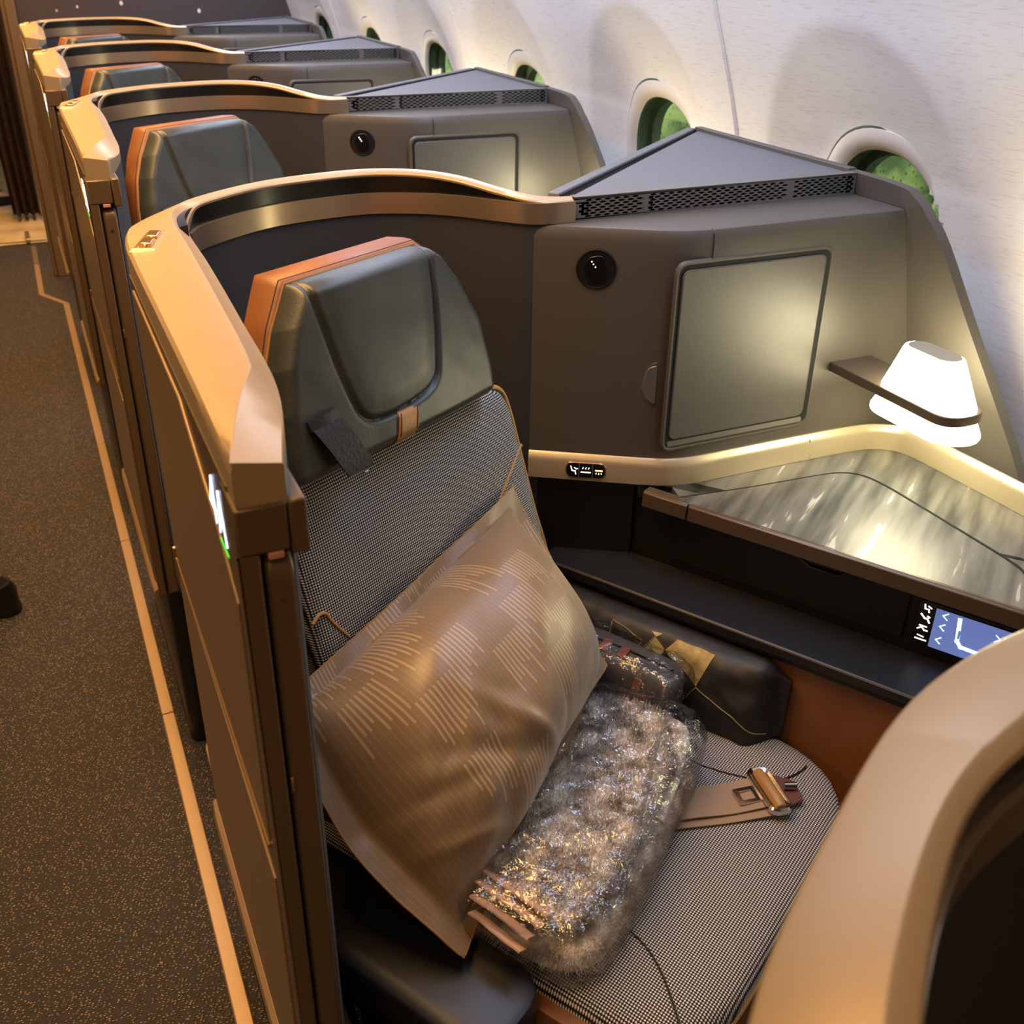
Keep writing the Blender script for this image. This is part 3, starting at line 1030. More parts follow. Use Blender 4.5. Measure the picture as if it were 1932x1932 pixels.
    bm = nb(); loft(bm, disc([(.0290, -.002), (.0290, .0022), (.0272, .0030), (.0262, .0012), (.0262, .0010)], 0, 0), True, True)
    pk = part("reading_light", bm, "black_plastic", root, smooth=30)
    sq = rounded([(-.013, .016), (.008, .021), (.017, .002), (.014, -.018), (-.006, -.022), (-.018, -.004)], .008, 4)
    bm = nb(); hull(bm, [pc0 + ex_ * p.x + ZZ * p.y + en * .0005 for p in sq], [pc0 + ex_ * p.x + ZZ * p.y + en * .0034 for p in sq])
    part("light_head", bm, "black_gloss", pk, bevel=0.001)
    for dx, dz in ((-.0065, .0105), (-.0040, .0070), (-.0010, .0030)):
        bm = nb(); c = pc0 + ex_ * dx + ZZ * dz
        tube(bm, [c + en * .0032, c + en * .0039], .0008, 8)
        part("light_led", bm, "led_white", pk)
    # pale trim band round the foot of the cabinet, sweeping along the wing
    bt = [(.640, 1.334), (.70, 1.296), (.755, 1.261), (.792, 1.238), (.825, 1.221), (.862, 1.213), (.92, 1.212), (1.05, 1.212), (1.17, 1.209), (1.215, 1.200), (1.245, 1.180),
          (1.258, 1.150), (1.262, 1.10), (1.266, 1.00), (1.268, .90), (1.268, .72)]
    bs = spline([(x, y, 0) for x, y in bt], 5)
    bm = nb(); rings = []
    for i, p in enumerate(bs):
        d = (bs[min(i + 1, len(bs) - 1)] - bs[max(i - 1, 0)]).normalized(); n = Vector((d.y, -d.x, 0))
        rings.append([p - n * .004 + ZZ * .7995, p + n * .001 + ZZ * .8005, p + n * .0075 + ZZ * .794, p + n * .009 + ZZ * .787, p + n * .009 + ZZ * .758, p - n * .004 + ZZ * .758])
    loft(bm, rings, True, True)
    tb = part("foot_trim", bm, "trim_gold", root, smooth=35)
    bm = nb(); tube(bm, [(1.082, 1.212, .8008), (1.083, 1.2035, .793), (1.087, 1.2032, .759)], .0008, 6)
    part("trim_joint", bm, "seam_dark", tb)
    # three-button control on the trim
    cc = CF[0] + ex_ * .091; cc.z = .7765
    cn = en

    def face(pts, n_, base=cc): return [base + ex_ * a + ZZ * b + cn * n_ for a, b in pts]
    pill = rounded([(-.031, -.0125), (.031, -.0125), (.031, .0125), (-.031, .0125)], .0125, 8)
    pill2 = [p * 1.10 for p in pill]
    bm = nb(); hull(bm, face(pill2, .006), face(pill, .0108))
    cp = part("control_panel", bm, "bronze_bright", root, bevel=0.0005)
    bm = nb(); hull(bm, face([p * .97 for p in pill], .008), face([p * .97 for p in pill], .0112))
    part("control_face", bm, "black_gloss", cp)
    for x in (-.0105, .0105):
        bm = nb(); box_pts = [(x - .0003, -.0115), (x + .0003, -.0115), (x + .0003, .0115), (x - .0003, .0115)]
        hull(bm, face(box_pts, .011), face(box_pts, .0115)); part("button_divider", bm, "lamp_top", cp)

    def stroke(pts, w, m, nlev=.0116, par=cp, base=cc):
        bm = nb()
        for (a0, b0), (a1, b1) in zip(pts, pts[1:]):
            d = Vector((a1 - a0, b1 - b0)).normalized() * (w * .5); nn = Vector((-d.y, d.x))
            q = [(a0 - d.x - nn.x, b0 - d.y - nn.y), (a1 + d.x - nn.x, b1 + d.y - nn.y), (a1 + d.x + nn.x, b1 + d.y + nn.y), (a0 - d.x + nn.x, b0 - d.y + nn.y)]
            hull(bm, face(q, nlev - .0004, base), face(q, nlev, base))
        part("button_icon", bm, m, par, flat=True)
    stroke([(-.0235, .006), (-.0215, -.001), (-.0165, -.002), (-.0155, -.007)], .0014, "icon_white")
    stroke([(-.0180, .004), (-.0150, .002), (-.0130, .0025)], .0012, "icon_white")
    stroke([(-.0070, -.003), (.0070, -.003)], .0016, "icon_white")
    stroke([(-.0050, .003), (-.0040, .005)], .0011, "icon_white")
    stroke([(-.0005, .003), (.0005, .005)], .0011, "icon_white")
    stroke([(.0040, .003), (.0050, .005)], .0011, "icon_white")
    stroke([(.0155, .001), (.0250, .001)], .0018, "led_amber")
    stroke([(.0165, -.003), (.0160, -.0045)], .0009, "led_amber")
    stroke([(.0203, -.003), (.0203, -.0052)], .0009, "led_amber")
    stroke([(.0240, -.003), (.0246, -.0045)], .0009, "led_amber")
    return root


def build_lamp():
    root = empty("bedside_lamp", (1.150, 1.05, 0.80))
    arm = rounded([(1.108, 1.218), (1.108, .962), (1.190, .962), (1.190, 1.218)], [0, .038, .038, 0], 10)
    bm = nb(); hull(bm, [(p.x, p.y, .905) for p in arm], [(p.x, p.y, .920) for p in arm])
    part("lamp_arm", bm, "arm_metal", root, bevel=0.0015)

    def stad(cx, cy, hx, hy, z, n=10):
        out = []
        for k in range(n + 1):
            a = math.pi * k / n
            out.append(Vector((cx + hx * math.cos(a), cy + (hy - hx) + hx * math.sin(a), z)))
        for k in range(n + 1):
            a = math.pi + math.pi * k / n
            out.append(Vector((cx + hx * math.cos(a), cy - (hy - hx) + hx * math.sin(a), z)))
        return out
    bm = nb()
    loft(bm, [stad(1.149, 1.045, .0385, .080, .9205), stad(1.149, 1.050, .024, .052, .982), stad(1.149, 1.050, .0225, .050, .986), stad(1.149, 1.050, .020, .046, .9870)], True, True)
    part("upper_shade", bm, "lamp_shade", root, smooth=50)
    bm = nb(); loft(bm, [stad(1.149, 1.050, .0195, .045, .9868), stad(1.149, 1.050, .0195, .045, .9878)], True, True)
    part("shade_lid", bm, "lamp_top", root)
    bm = nb()
    loft(bm, [stad(1.149, 1.045, .0395, .082, .9045), stad(1.150, 1.045, .0455, .093, .884), stad(1.150, 1.045, .0445, .092, .879), stad(1.150, 1.045, .041, .088, .877)], True, True)
    part("lower_shade", bm, "lamp_shade", root, smooth=50)
    return root


def build_console():
    root = empty("side_console", (0.98, 0.95, 0.0))
    # fixed table top
    zt = .7575
    outer = [S(-.66, 1.345, 0), (.79, 1.245, 0), (1.22, 1.205, 0), (1.262, 1.15, 0), (1.266, .70, 0), (1.14, .60, 0), S(-.08, 1.29, 0), S(-.60, 1.29, 0)]
    outer = [Vector(p) for p in outer]
    bm = nb(); hull(bm, [Vector((p.x, p.y, zt - .03)) for p in outer], [Vector((p.x, p.y, zt)) for p in outer])
    part("table_top", bm, "marble_grey", root)
    # fold-out leaf with a black slot round it
    slot = spline([(.815, 1.172, 0), (.944, 1.158, 0), (1.06, 1.150, 0), (1.100, 1.143, 0), (1.124, 1.125, 0), (1.136, 1.085, 0), (1.138, 1.00, 0), (1.138, .90, 0), (1.137, .83, 0), (1.131, .803, 0), (1.112, .778, 0), (1.06, .735, 0)], 5)
    bm = nb(); tube(bm, [Vector((p.x, p.y, zt + .0002)) for p in slot], [.0011 + .0014 * smoothstep(8, 26, k) for k in range(len(slot))], 6)
    part("leaf_slot", bm, "gap_black", root)
    leaf = [Vector((p.x, p.y, zt)) for p in slot]
    leaf = [Vector((p.x - .001, p.y - .002, zt - .006)) for p in leaf] + [S(-.105, 1.283, zt - .006), S(-.585, 1.283, zt - .006)]
    bm = nb(); hull(bm, leaf, [p + ZZ * .0068 for p in leaf])
    part("table_leaf", bm, "marble_grey", root)
    # bronze edge strip (two pieces with a joint)
    for a, b in ((-.66, -.585), (-.582, -.10)):
        bm = nb()
        loft(bm, [[S(s, 1.284, zt + .001), S(s, 1.278, zt - .002), S(s, 1.276, zt - .024), S(s, 1.283, zt - .027), S(s, 1.30, zt - .027), S(s, 1.30, zt)] for s in (a, b)], True, True)
        part("edge_strip", bm, "table_edge", root, bevel=0.001)
    # dark side wall with drawer front and pull notch
    bm = nb(); hull(bm, [S(-.80, 1.312, .30), S(-.04, 1.312, .30), S(-.04, 1.345, .30), S(-.80, 1.345, .30)], [S(-.80, 1.312, .731), S(-.04, 1.312, .731), S(-.04, 1.345, .731), S(-.80, 1.345, .731)])
    part("side_wall", bm, "black_plastic", root)
    bm = nb(); q = [(.618, 1.352), (.785, 1.250), (.80, 1.262), (.64, 1.372)]
    hull(bm, [(x, y, .30) for x, y in q], [(x, y, .757) for x, y in q])
    part("end_panel", bm, "black_plastic", root)
    dp = [(-.62, .640), (-.25, .640), (-.25, .722), (-.335, .722), (-.352, .706), (-.395, .706), (-.425, .722), (-.62, .722)]
    bm = nb(); hull(bm, [S(a, 1.312, z) for a, z in dp], [S(a, 1.306, z) for a, z in dp])
    df = part("drawer_front", bm, "black_plastic", root, bevel=0.0015)
    bm = nb(); tube(bm, [S(a, 1.306, z + .0006) for a, z in dp[2:]], .0008, 6)
    part("drawer_edge", bm, "table_edge", df)
    bm = nb(); hull(bm, [S(-.412, 1.313, .712), S(-.348, 1.313, .712), S(-.348, 1.313, .7215), S(-.412, 1.313, .7215)], [S(-.412, 1.3085, .712), S(-.348, 1.3085, .712), S(-.348, 1.3085, .7215), S(-.412, 1.3085, .7215)])
    part("drawer_pull", bm, "black_gloss", df)
    # armrest ledge
    led = [(-.80, 1.205), (-.04, 1.205), (-.04, 1.312), (-.80, 1.312)]
    bm = nb(); hull(bm, [S(a, b, .606) for a, b in led], [S(a, b, .625) for a, b in led])
    part("armrest_ledge", bm, "black_soft", root, bevel=0.004, seg=3)
    bm = nb(); hull(bm, [S(a, b, .597) for a, b in ((-.80, 1.212), (-.04, 1.212), (-.04, 1.312), (-.80, 1.312))], [S(a, b, .606) for a, b in ((-.80, 1.212), (-.04, 1.212), (-.04, 1.312), (-.80, 1.312))])
    part("ledge_under_edge", bm, "black_plastic", root, bevel=0.002)
    bm = nb(); tube(bm, [S(a, 1.2058, .6225) for a in (-.79, -.4, -.05)], .0012, 6)
    part("ledge_edge_line", bm, "table_edge", root)
    # leather side under the ledge
    bm = nb(); hull(bm, [S(-.78, 1.218, .30), S(-.04, 1.218, .30), S(-.04, 1.25, .30), S(-.78, 1.25, .30)], [S(-.78, 1.222, .598), S(-.04, 1.222, .598), S(-.04, 1.25, .598), S(-.78, 1.25, .598)])
    part("leather_side", bm, "leather_orange", root)
    # touch screen
    def sc(a, z, n=0.0): return S(a, 1.3105 - n, z)
    bz = rounded([(-.236, .640), (-.075, .640), (-.075, .714), (-.236, .714)], .006, 4)
    bm = nb(); hull(bm, [sc(p.x, p.y, 0) for p in bz], [sc(p.x, p.y, .0055) for p in bz])
    ts = part("touch_screen", bm, "black_gloss", root, bevel=0.0008)
    bm = nb(); q = [(-.213, .645), (-.080, .645), (-.080, .708), (-.213, .708)]
    hull(bm, [sc(a, b, .005) for a, b in q], [sc(a, b, .0060) for a, b in q])
    part("screen_field", bm, "screen_blue", ts, flat=True)

    def stroke(pts, w, m, lev=.0064):
        bm = nb()
        for (a0, b0), (a1, b1) in zip(pts, pts[1:]):
            d = Vector((a1 - a0, b1 - b0)).normalized() * (w * .5); nn = Vector((-d.y, d.x))
            q = [(a0 - d.x - nn.x, b0 - d.y - nn.y), (a1 + d.x - nn.x, b1 + d.y - nn.y), (a1 + d.x + nn.x, b1 + d.y + nn.y), (a0 - d.x + nn.x, b0 - d.y + nn.y)]
            hull(bm, [sc(a, b, lev - .0006) for a, b in q], [sc(a, b, lev) for a, b in q])
        part("screen_icon", bm, m, ts, flat=True)
    for k, z in enumerate((.704, .688, .671, .655)):
        x = -.2245
        if k == 0: stroke([(x - .004, z + .004), (x - .003, z - .002), (x + .002, z - .002), (x + .003, z - .006)], .0018, "icon_white"); stroke([(x + .001, z + .003), (x + .005, z + .001)], .0016, "icon_white")
        if k == 1: stroke([(x - .006, z + .004), (x - .001, z - .001), (x + .003, z - .001), (x + .006, z - .006)], .0022, "icon_white"); stroke([(x + .003, z + .003), (x + .005, z + .002)], .0022, "icon_white")
        if k == 2: stroke([(x - .007, z - .003), (x - .002, z + .001), (x + .002, z - .003), (x + .006, z - .003)], .0018, "icon_white"); stroke([(x - .005, z + .003), (x + .004, z + .003)], .0018, "icon_white")
        if k == 3: stroke([(x - .007, z - .003), (x + .007, z - .003)], .0018, "icon_white"); stroke([(x - .005, z + .003), (x + .003, z + .002)], .0014, "icon_white")
    for x, z, sg in ((-.200, .700, -1), (-.201, .682, -1), (-.202, .660, -1), (-.130, .692, 1), (-.130, .674, 1)):
        stroke([(x - sg * .003, z + .005), (x + sg * .003, z), (x - sg * .003, z - .005)], .0015, "icon_cyan")
    stroke([(-.181, .702), (-.180, .690), (-.178, .668), (-.172, .661), (-.150, .660)], .0055, "icon_cyan")
    stroke([(-.178, .684), (-.1775, .674)], .0030, "screen_blue", .0068)
    stroke([(-.118, .693), (-.098, .693)], .0095, "icon_white", .0063)
    return root


# ================================================================== SEAT
def seatmesh_pad(name, outline, z0, z1, material, root, crown=.012, bev=.02):
    pass


def build_seat():
    root = empty("lounge_seat", tuple(S(-.50, .925, 0)), ANG)
    # leather base block
    bs = rounded([(-.80, .672), (-.235, .672), (-.235, 1.205), (-.80, 1.205)], [.02, .14, .16, .02], 8)
    bm = nb(); hull(bm, [S(p.x, p.y, .14) for p in bs], [S(p.x, p.y, .425) for p in bs])
    part("seat_base", bm, "leather_orange", root, bevel=0.01, seg=3)
    bl = rounded([(-.80, .638), (-.345, .638), (-.325, .668), (-.80, .668)], .008, 3)
    bm = nb(); hull(bm, [S(p.x, p.y, .30) for p in bl], [S(p.x, p.y, .452) for p in bl])
    part("aisle_bolster", bm, "leather_orange", root, bevel=0.004)
    # cushion: crowned pad
    oc = rounded([(-.80, .655), (-.225, .655), (-.225, 1.212), (-.80, 1.212)], [.02, .13, .17, .02], 10)
    cen = Vector((-.51, .933))
    bm = nb(); rings = []
    for f, z in ((1.0, .425), (1.004, .440), (1.0, .455), (.985, .466), (.955, .472), (.88, .476), (.7, .479), (.4, .481), (.1, .482)):
        rings.append([S(cen.x + (p.x - cen.x) * f, cen.y + (p.y - cen.y) * f, z) for p in oc])
    loft(bm, rings, True, True)
    cu = part("seat_cushion", bm, "weave_seat", root, smooth=60)
    # stitched seams on the cushion and piping round its edge
    def ztop(s, t):
        f = 0
        for k in range(1):
            f = max(abs(s - cen.x) / .285, abs(t - cen.y) / .279)
        return interp([(0, .482), (.4, .481), (.7, .479), (.88, .476), (.955, .472), (1, .455)], f)
    for pts in ([(-.80, .79), (-.60, .79), (-.43, .785), (-.37, .770), (-.335, .758), (-.302, .735), (-.266, .700), (-.25, .68)],
                [(-.80, 1.068), (-.55, 1.068), (-.426, 1.073), (-.366, 1.088), (-.330, 1.108), (-.312, 1.140), (-.308, 1.165)]):
        p = spline([(a, b, 0) for a, b in pts], 4)
        bm = nb(); tube(bm, [S(q.x, q.y, ztop(q.x, q.y) + .0001) for q in p], .0014, 6)
        part("cushion_seam", bm, "seam_dark", cu)
    bm = nb(); pth = [S(cen.x + (p.x - cen.x) * 1.004, cen.y + (p.y - cen.y) * 1.004, .4415) for p in oc]
    tube(bm, pth + [pth[0]], .0026, 6, False)
    part("cushion_piping", bm, "piping_gold", cu)
    bm = nb(); tube(bm, [S(a, .6715 if a > -.78 else .6715, .405) for a in (-.79, -.6, -.40, -.38)], .0009, 6)
    part("base_stitch", bm, "stitch_dark", root)
    # backrest slab
    ob = [(.688, -.47), (1.172, -.47), (1.164, -.275), (1.153, -.19), (1.146, -.10), (1.139, -.022), (1.128, .004), (1.100, .016), (.90, .018), (.72, .014), (.70, -.01), (.690, -.2)]
    ob = rounded(ob, [.02, .02, .03, .03, .03, .02, .012, .01, .03, .012, .012, .03], 4)
    cb = Vector((.925, -.2))
    bm = nb(); rings = []
    for f, n in ((1.0, -.10), (1.0, -.012), (.992, -.003), (.975, .002), (.9, .006), (.6, .009), (.2, .010)):
        rings.append([B(cb.x + (p.x - cb.x) * f, cb.y + (p.y - cb.y) * f, n) for p in ob])
    loft(bm, rings, True, True)
    bk = part("backrest", bm, "weave_back", root, smooth=60)
    e = spline([(1.090, .018, 0), (1.126, .006, 0), (1.140, -.022, 0), (1.147, -.10, 0), (1.154, -.19, 0), (1.165, -.275, 0), (1.173, -.45, 0)], 5)
    for off, nn_ in ((.000, -.004), (.006, -.010)):
        bm = nb(); tube(bm, [B(p.x + off, p.y, nn_) for p in e], .0030, 8)
        part("back_piping", bm, "piping_gold", bk)
    c1 = spline([(1.145, -.085, 0), (1.105, -.108, 0), (1.072, -.135, 0), (1.04, -.16, 0), (.99, -.20, 0)], 5)
    bm = nb(); tube(bm, [B(p.x, p.y, .0085 - .006 * smoothstep(1.10, 1.145, p.x)) for p in c1], .0022, 8)
    part("lumbar_piping", bm, "piping_gold", bk)
    c2 = spline([(.692, -.148, 0), (.705, -.142, 0), (.715, -.145, 0), (.722, -.16, 0), (.74, -.19, 0)], 5)
    bm = nb(); tube(bm, [B(p.x, p.y, .0065) for p in c2], .0022, 8)
    part("lumbar_piping", bm, "piping_gold", bk)

    # headrest: leather pad with a sewn centre panel
    L_ = [(0.0, .690), (.05, .697), (.10, .706), (.15, .722), (.19, .744), (.215, .764), (.236, .780)]
    R_ = [(0.0, 1.058), (.03, 1.080), (.06, 1.083), (.12, 1.078), (.18, 1.052), (.215, 1.028), (.236, 1.000)]
    seam = spline([(.787, .236, 0), (.788, .215, 0), (.791, .187, 0), (.797, .137, 0), (.806, .090, 0), (.815, .070, 0), (.832, .060, 0), (.869, .058, 0), (.925, .064, 0), (.950, .076, 0), (.961, .098, 0), (.977, .150, 0), (.990, .21, 0), (.996, .236, 0)], 4)
    seam2 = [Vector((p.x, p.y)) for p in seam]

    def dseam(x, y):
        best = 9
        p = Vector((x, y))
        for a, b in zip(seam2, seam2[1:]):
            ab = b - a; t = max(0, min(1, (p - a).dot(ab) / max(ab.length_squared, 1e-12)))
            best = min(best, (a + ab * t - p).length)
        return best
    def inside(x, y):
        c = False
        for a, b in zip(seam2, seam2[1:] + seam2[:1]):
            if (a.y > y) != (b.y > y) and x < (b.x - a.x) * (y - a.y) / (b.y - a.y) + a.x: c = not c
        return c

    def padn(t, h, l=None, r=None):
        if l is None: l, r = interp(L_, h), interp(R_, h)
        ed = max(0, min(t - l, r - t)) * .92; ev = max(0, min(h1 - h, h - h0))
        fx = math.sqrt(max(0, 1 - (1 - min(1, ed / .020)) ** 2)); fy = math.sqrt(max(0, 1 - (1 - min(1, ev / .018)) ** 2))
        q = 1 - math.sqrt(min(2.0, (1 - fx) ** 2 + (1 - fy) ** 2))
        n = .006 + .034 * max(0, q)
        u = (t - l) / max(1e-6, r - l)
        n += .010 * math.sin(math.pi * max(0, min(1, u))) * (1 - .6 * (h - h0) / (h1 - h0)) * min(1, max(0, q) * 1.5)
        d = dseam(t, h)
        n -= .0065 * math.exp(-(d / .0034) ** 2)
        if inside(t, h): n += .0045 * (1 - math.exp(-(d / .02) ** 2))
        return n + .0010 * noise.noise(Vector((t * 26, h * 26, 1.7)))
    h0, h1 = .016, .236
    NU, NVV = 150, 110
    bm = nb(); g = {}
    h0, h1 = .016, .236
    for i in range(NU + 1):
        for j in range(NVV + 1):
            u = i / NU; v = j / NVV
            h = h0 + (h1 - h0) * v
            l, r = interp(L_, h - .0), interp(R_, h - .0)
            t = l + (r - l) * u
            n = padn(t, h, l, r)
            g[i, j] = bm.verts.new(B(t, h, n))
    for i in range(NU):
        for j in range(NVV):
            bm.faces.new((g[i, j], g[i + 1, j], g[i + 1, j + 1], g[i, j + 1]))
    hd = part("headrest_pad", bm, "leather_green", root, smooth=80)
    bm = nb()
    sp = [q for q in seam if q.y < .232]
    tube(bm, [B(p.x, p.y, .0435) for p in sp], .0001, 4)
    bm.free()
    # orange leather shell behind the pad
    hs = [h0 - .0 + (h1 - h0) * k / 30 for k in range(31)]
    lo = [(interp(L_, h) , h) for h in hs]; ro = [(interp(R_, h), h) for h in hs]
    contour = lo + ro[::-1]
    cc_ = Vector((.885, .12))

    def grow(p, a):
        return Vector((p[0], p[1]))
    bm = nb(); rings = []
    for dx, dh, n in ((.000, .000, .010), (.003, .003, .009), (.0055, .006, .002), (.006, .009, -.010), (.002, .013, -.035), (-.02, .010, -.060), (-.06, -.03, -.066)):
        ring = []
        for k, (t, h) in enumerate(contour):
            left = k < 31
            hh = h + dh * smoothstep(.15, .236, h)
            tt = t + (-dx if left else dx)
            ring.append(B(tt, hh, n))
        rings.append(ring)
    loft(bm, rings, True, True)
    sh = part("headrest_shell", bm, "leather_orange", root, smooth=70)
    # stitch line and piping along the shell edge
    st = [(t + (-.0045 if k < 31 else .0045), h + .0045 * smoothstep(.15, .236, h)) for k, (t, h) in enumerate(contour)]
    bm = nb(); tube(bm, [B(t, h, .0052) for t, h in st[6:56]], .0008, 5)
    part("shell_stitch", bm, "stitch_dark", sh)
    bm = nb(); tube(bm, [B(t + (-.001 if k + 2 < 31 else .001), h + .0005, .0085) for k, (t, h) in enumerate(contour[2:60])], .0016, 6)
    part("shell_piping", bm, "piping_gold", sh)
    # tan strap under the centre panel
    bm = nb(); rings = []
    for h in (.0570, .050, .042, .034, .028, .023, .0195, .0172):
        w = .0175; sh_ = (.0575 - h) * .35; n = padn(.886 - sh_, h) + .0006
        rings.append([B(.886 - w - sh_, h, n), B(.886 + w - sh_, h, n), B(.886 + w - sh_, h - .001, n + .0022), B(.886 - w - sh_, h - .001, n + .0022)])
    loft(bm, rings, True, True)
    tp = part("headrest_strap", bm, "leather_tan", hd, smooth=50)
    for x in (-.015, .015):
        bm = nb(); tube(bm, [B(.886 + x - (.0575 - h) * .35, h, n) for h, n in [(q, padn(.886, q) + .0034) for q in (.055, .048, .040, .032, .025)]], .0006, 5)
        part("strap_stitch", bm, "stitch_dark", tp)
    # earphone pocket loop with hanging flap
    bm = nb(); rings = []
    for k in range(9):
        a = k / 8
        t = .732 + .044 * a; h = .090 + .004 * a
        n = padn(t, h) + .003 + .005 * math.sin(math.pi * a)
        rings.append([B(t, h, n), B(t, h - .012, n + .003), B(t, h - .013, n - .002), B(t, h - .001, n - .006)])
    loft(bm, rings, True, True)
    lp = part("pocket_loop", bm, "leather_black", hd, smooth=50)
    bm = nb(); rings = []
    for k in range(13):
        a = k / 12
        h = .080 - .064 * a; t0 = .731 + .026 * a; w = .043 - .005 * smoothstep(.85, 1, a)
        n = padn(.752, .076) + .006 + .020 * a - .012 * a * a
        if a > .9: t0 += .002
        rings.append([B(t0, h, n), B(t0 + w, h + .002, n + .002), B(t0 + w, h + .002, n + .0045), B(t0, h, n + .0025)])
    loft(bm, rings, True, True)
    part("pocket_flap", bm, "leather_black", lp, smooth=50)
    bm = nb(); tube(bm, [B(.782, .013, .060), B(.788, .0135, .060)], .0018, 6)
    part("flap_snap", bm, "chrome", lp)
    return root


def build_armrest():
    root = empty("aisle_armrest", tuple(S(-.56, .585, 0)), ANG)
    ol = rounded([(-.655, .528), (-.395, .525), (-.395, .646), (-.76, .646), (-.76, .606)], [.02, .05, .05, .01, .01], 8)
    bm = nb(); rings = []
    cen = Vector((-.58, .585))
    for f, z in ((.94, .44), (1.0, .452), (1.0, .488), (.985, .497), (.93, .501), (.6, .502)):
        rings.append([S(cen.x + (p.x - cen.x) * f, cen.y + (p.y - cen.y) * f, z) for p in ol])
    loft(bm, rings, True, True)
    part("armrest_pad", bm, "black_soft", root, smooth=50)
    bm = nb(); hull(bm, [S(a, b, .12) for a, b in ((-.60, .545), (-.46, .545), (-.46, .63), (-.60, .63))], [S(a, b, .445) for a, b in ((-.60, .545), (-.46, .545), (-.46, .63), (-.60, .63))])
    part("armrest_stem", bm, "black_plastic", root, bevel=0.01)
    return root


shell = build_shell(); cab = build_cabinet(); lamp = build_lamp(); cons = build_console(); seat = build_seat(); arm = build_armrest()
ORD = ["nearest", "second", "third", "farthest"]
KINDS = [(shell, "shell", "{} seat shell from the camera along the aisle, champagne cap, lit sign {}", "suite shell", "champagne seat shells in a row"),
         (cab, "cabinet", "grey cabinet with vent grille beside window in the {} suite, seat {}", "cabinet", "grey side cabinets under the windows"),
         (lamp, "lamp", "small lit bedside lamp on an arm in the {} suite, seat {}", "lamp", "bedside lamps on the side cabinets"),
         (cons, "console", "grey marble side table and black armrest ledge in the {} suite, seat {}", "console", "side consoles with marble tops"),
         (seat, "seat", "dark leather and tweed lounge seat in the {} suite, seat {}", "seat", "lounge seats facing the camera"),
         (arm, "armrest", "black padded aisle armrest in the {} suite, seat {}", "armrest", "black aisle armrests")]
for n in range(4):
    num = "%dA" % (4 + n)
    for proto, key, lab, cat, grp in KINDS:
        o = proto
        if n:
            o = copy_tree(proto)
            o.location = proto.location + Vector((0, PITCH * n, 0))
        tag(o, lab.format(ORD[n], num), cat, grp)
        if key == "shell": seat_number(num, o)
# the shell of the row in front of the seat, close to the lens
s0 = copy_tree(shell)
s0.location = shell.location + Vector((0, -PITCH - 0.13, 0))
tag(s0, "blurred pale shell edge close to the camera at lower right", "suite shell", "champagne seat shells in a row")

# ================================================================== THINGS ON THE NEAREST SEAT
# pillow
PA, PB, PC_, PD = S(-.765, 1.085, .815), S(-.585, 1.060, .590), S(-.482, .598, .520), S(-.752, .600, .733)


def pillow_pt(u, v, side):
    """u 0..1 from aisle to window, v 0..1 from the top edge to the front edge"""
    p = (PD.lerp(PA, u)).lerp(PC_.lerp(PB, u), v)
    du = (PA.lerp(PB, v) - PD.lerp(PC_, v)); dv = (PC_.lerp(PB, u) - PD.lerp(PA, u))
    n = dv.cross(du).normalized()
    if n.z < 0: n = -n
    m = .060
    a = min(u, 1 - u); b = min(v, 1 - v)
    fu = max(0, min(1, (a - m * .8) / (.5 - m * .8))); fv = max(0, min(1, (b - m) / (.5 - m)))
    body = (1 - (1 - fu) ** 2.6) * (1 - (1 - fv) ** 2.6)
    body = max(0, body) ** .72
    th = .118 * body if side > 0 else -.045 * body
    th += side * .0016
    # sag and folds
    w = .008 * noise.noise(Vector((u * 3.1 + v * 2.2, v * 1.6 - u, 4.2))) + .003 * noise.noise(Vector((u * 9 + v * 5, v * 3.2 - u * 2, 8.8)))
    # long folds running from the lower corner up the pillow
    q = (u * .9 + v * .5)
    crease = 0
    for (cu, cv, ang, wd, amp, ln) in ((.42, .70, 1.25, .022, .010, .24), (.30, .62, .9, .03, .009, .2), (.20, .80, .75, .022, .011, .22), (.55, .80, 1.5, .02, .007, .16), (.12, .55, .6, .03, .008, .2)):
        ca, sa = math.cos(ang), math.sin(ang)
        x = (u - cu) * ca + (v - cv) * sa; y = -(u - cu) * sa + (v - cv) * ca
        crease += .55 * amp * math.exp(-(y / wd) ** 2) * math.exp(-(x / ln) ** 2) * (1 if (cu * 10) % 2 < 1 else -1)
    wm = smoothstep(.62, .15, u) * smoothstep(.25, .6, v) * smoothstep(1.0, .9, v)
    w += wm * (.010 * noise.noise(Vector((u * 7 + v * 4.5, v * 3 - u * 5, 1.3))) + .004 * abs(noise.noise(Vector((u * 16 + v * 9, v * 6 - u * 9, 5.3)))))
    edge = .006 * math.sin(u * 17 + v * 9) * (1 - body)
    p = p + n * (th + (w + crease) * (.35 + body) + edge)
    # edges bow outwards as the filling stretches the case
    ins = .006
    p += (du.normalized() * (1 if u > .5 else -1) * (-ins if u > .5 else .024) * (4 * v * (1 - v)) * (abs(u - .5) * 2) ** 3)
    p += (dv.normalized() * (1 if v > .5 else -1) * (-ins * .5) * (4 * u * (1 - u)) * (abs(v - .5) * 2) ** 3)
    # right side of the filling rounds over
    p += du.normalized() * .036 * body * (u - .40) + dv.normalized() * .020 * body * (v - .4)
    return p


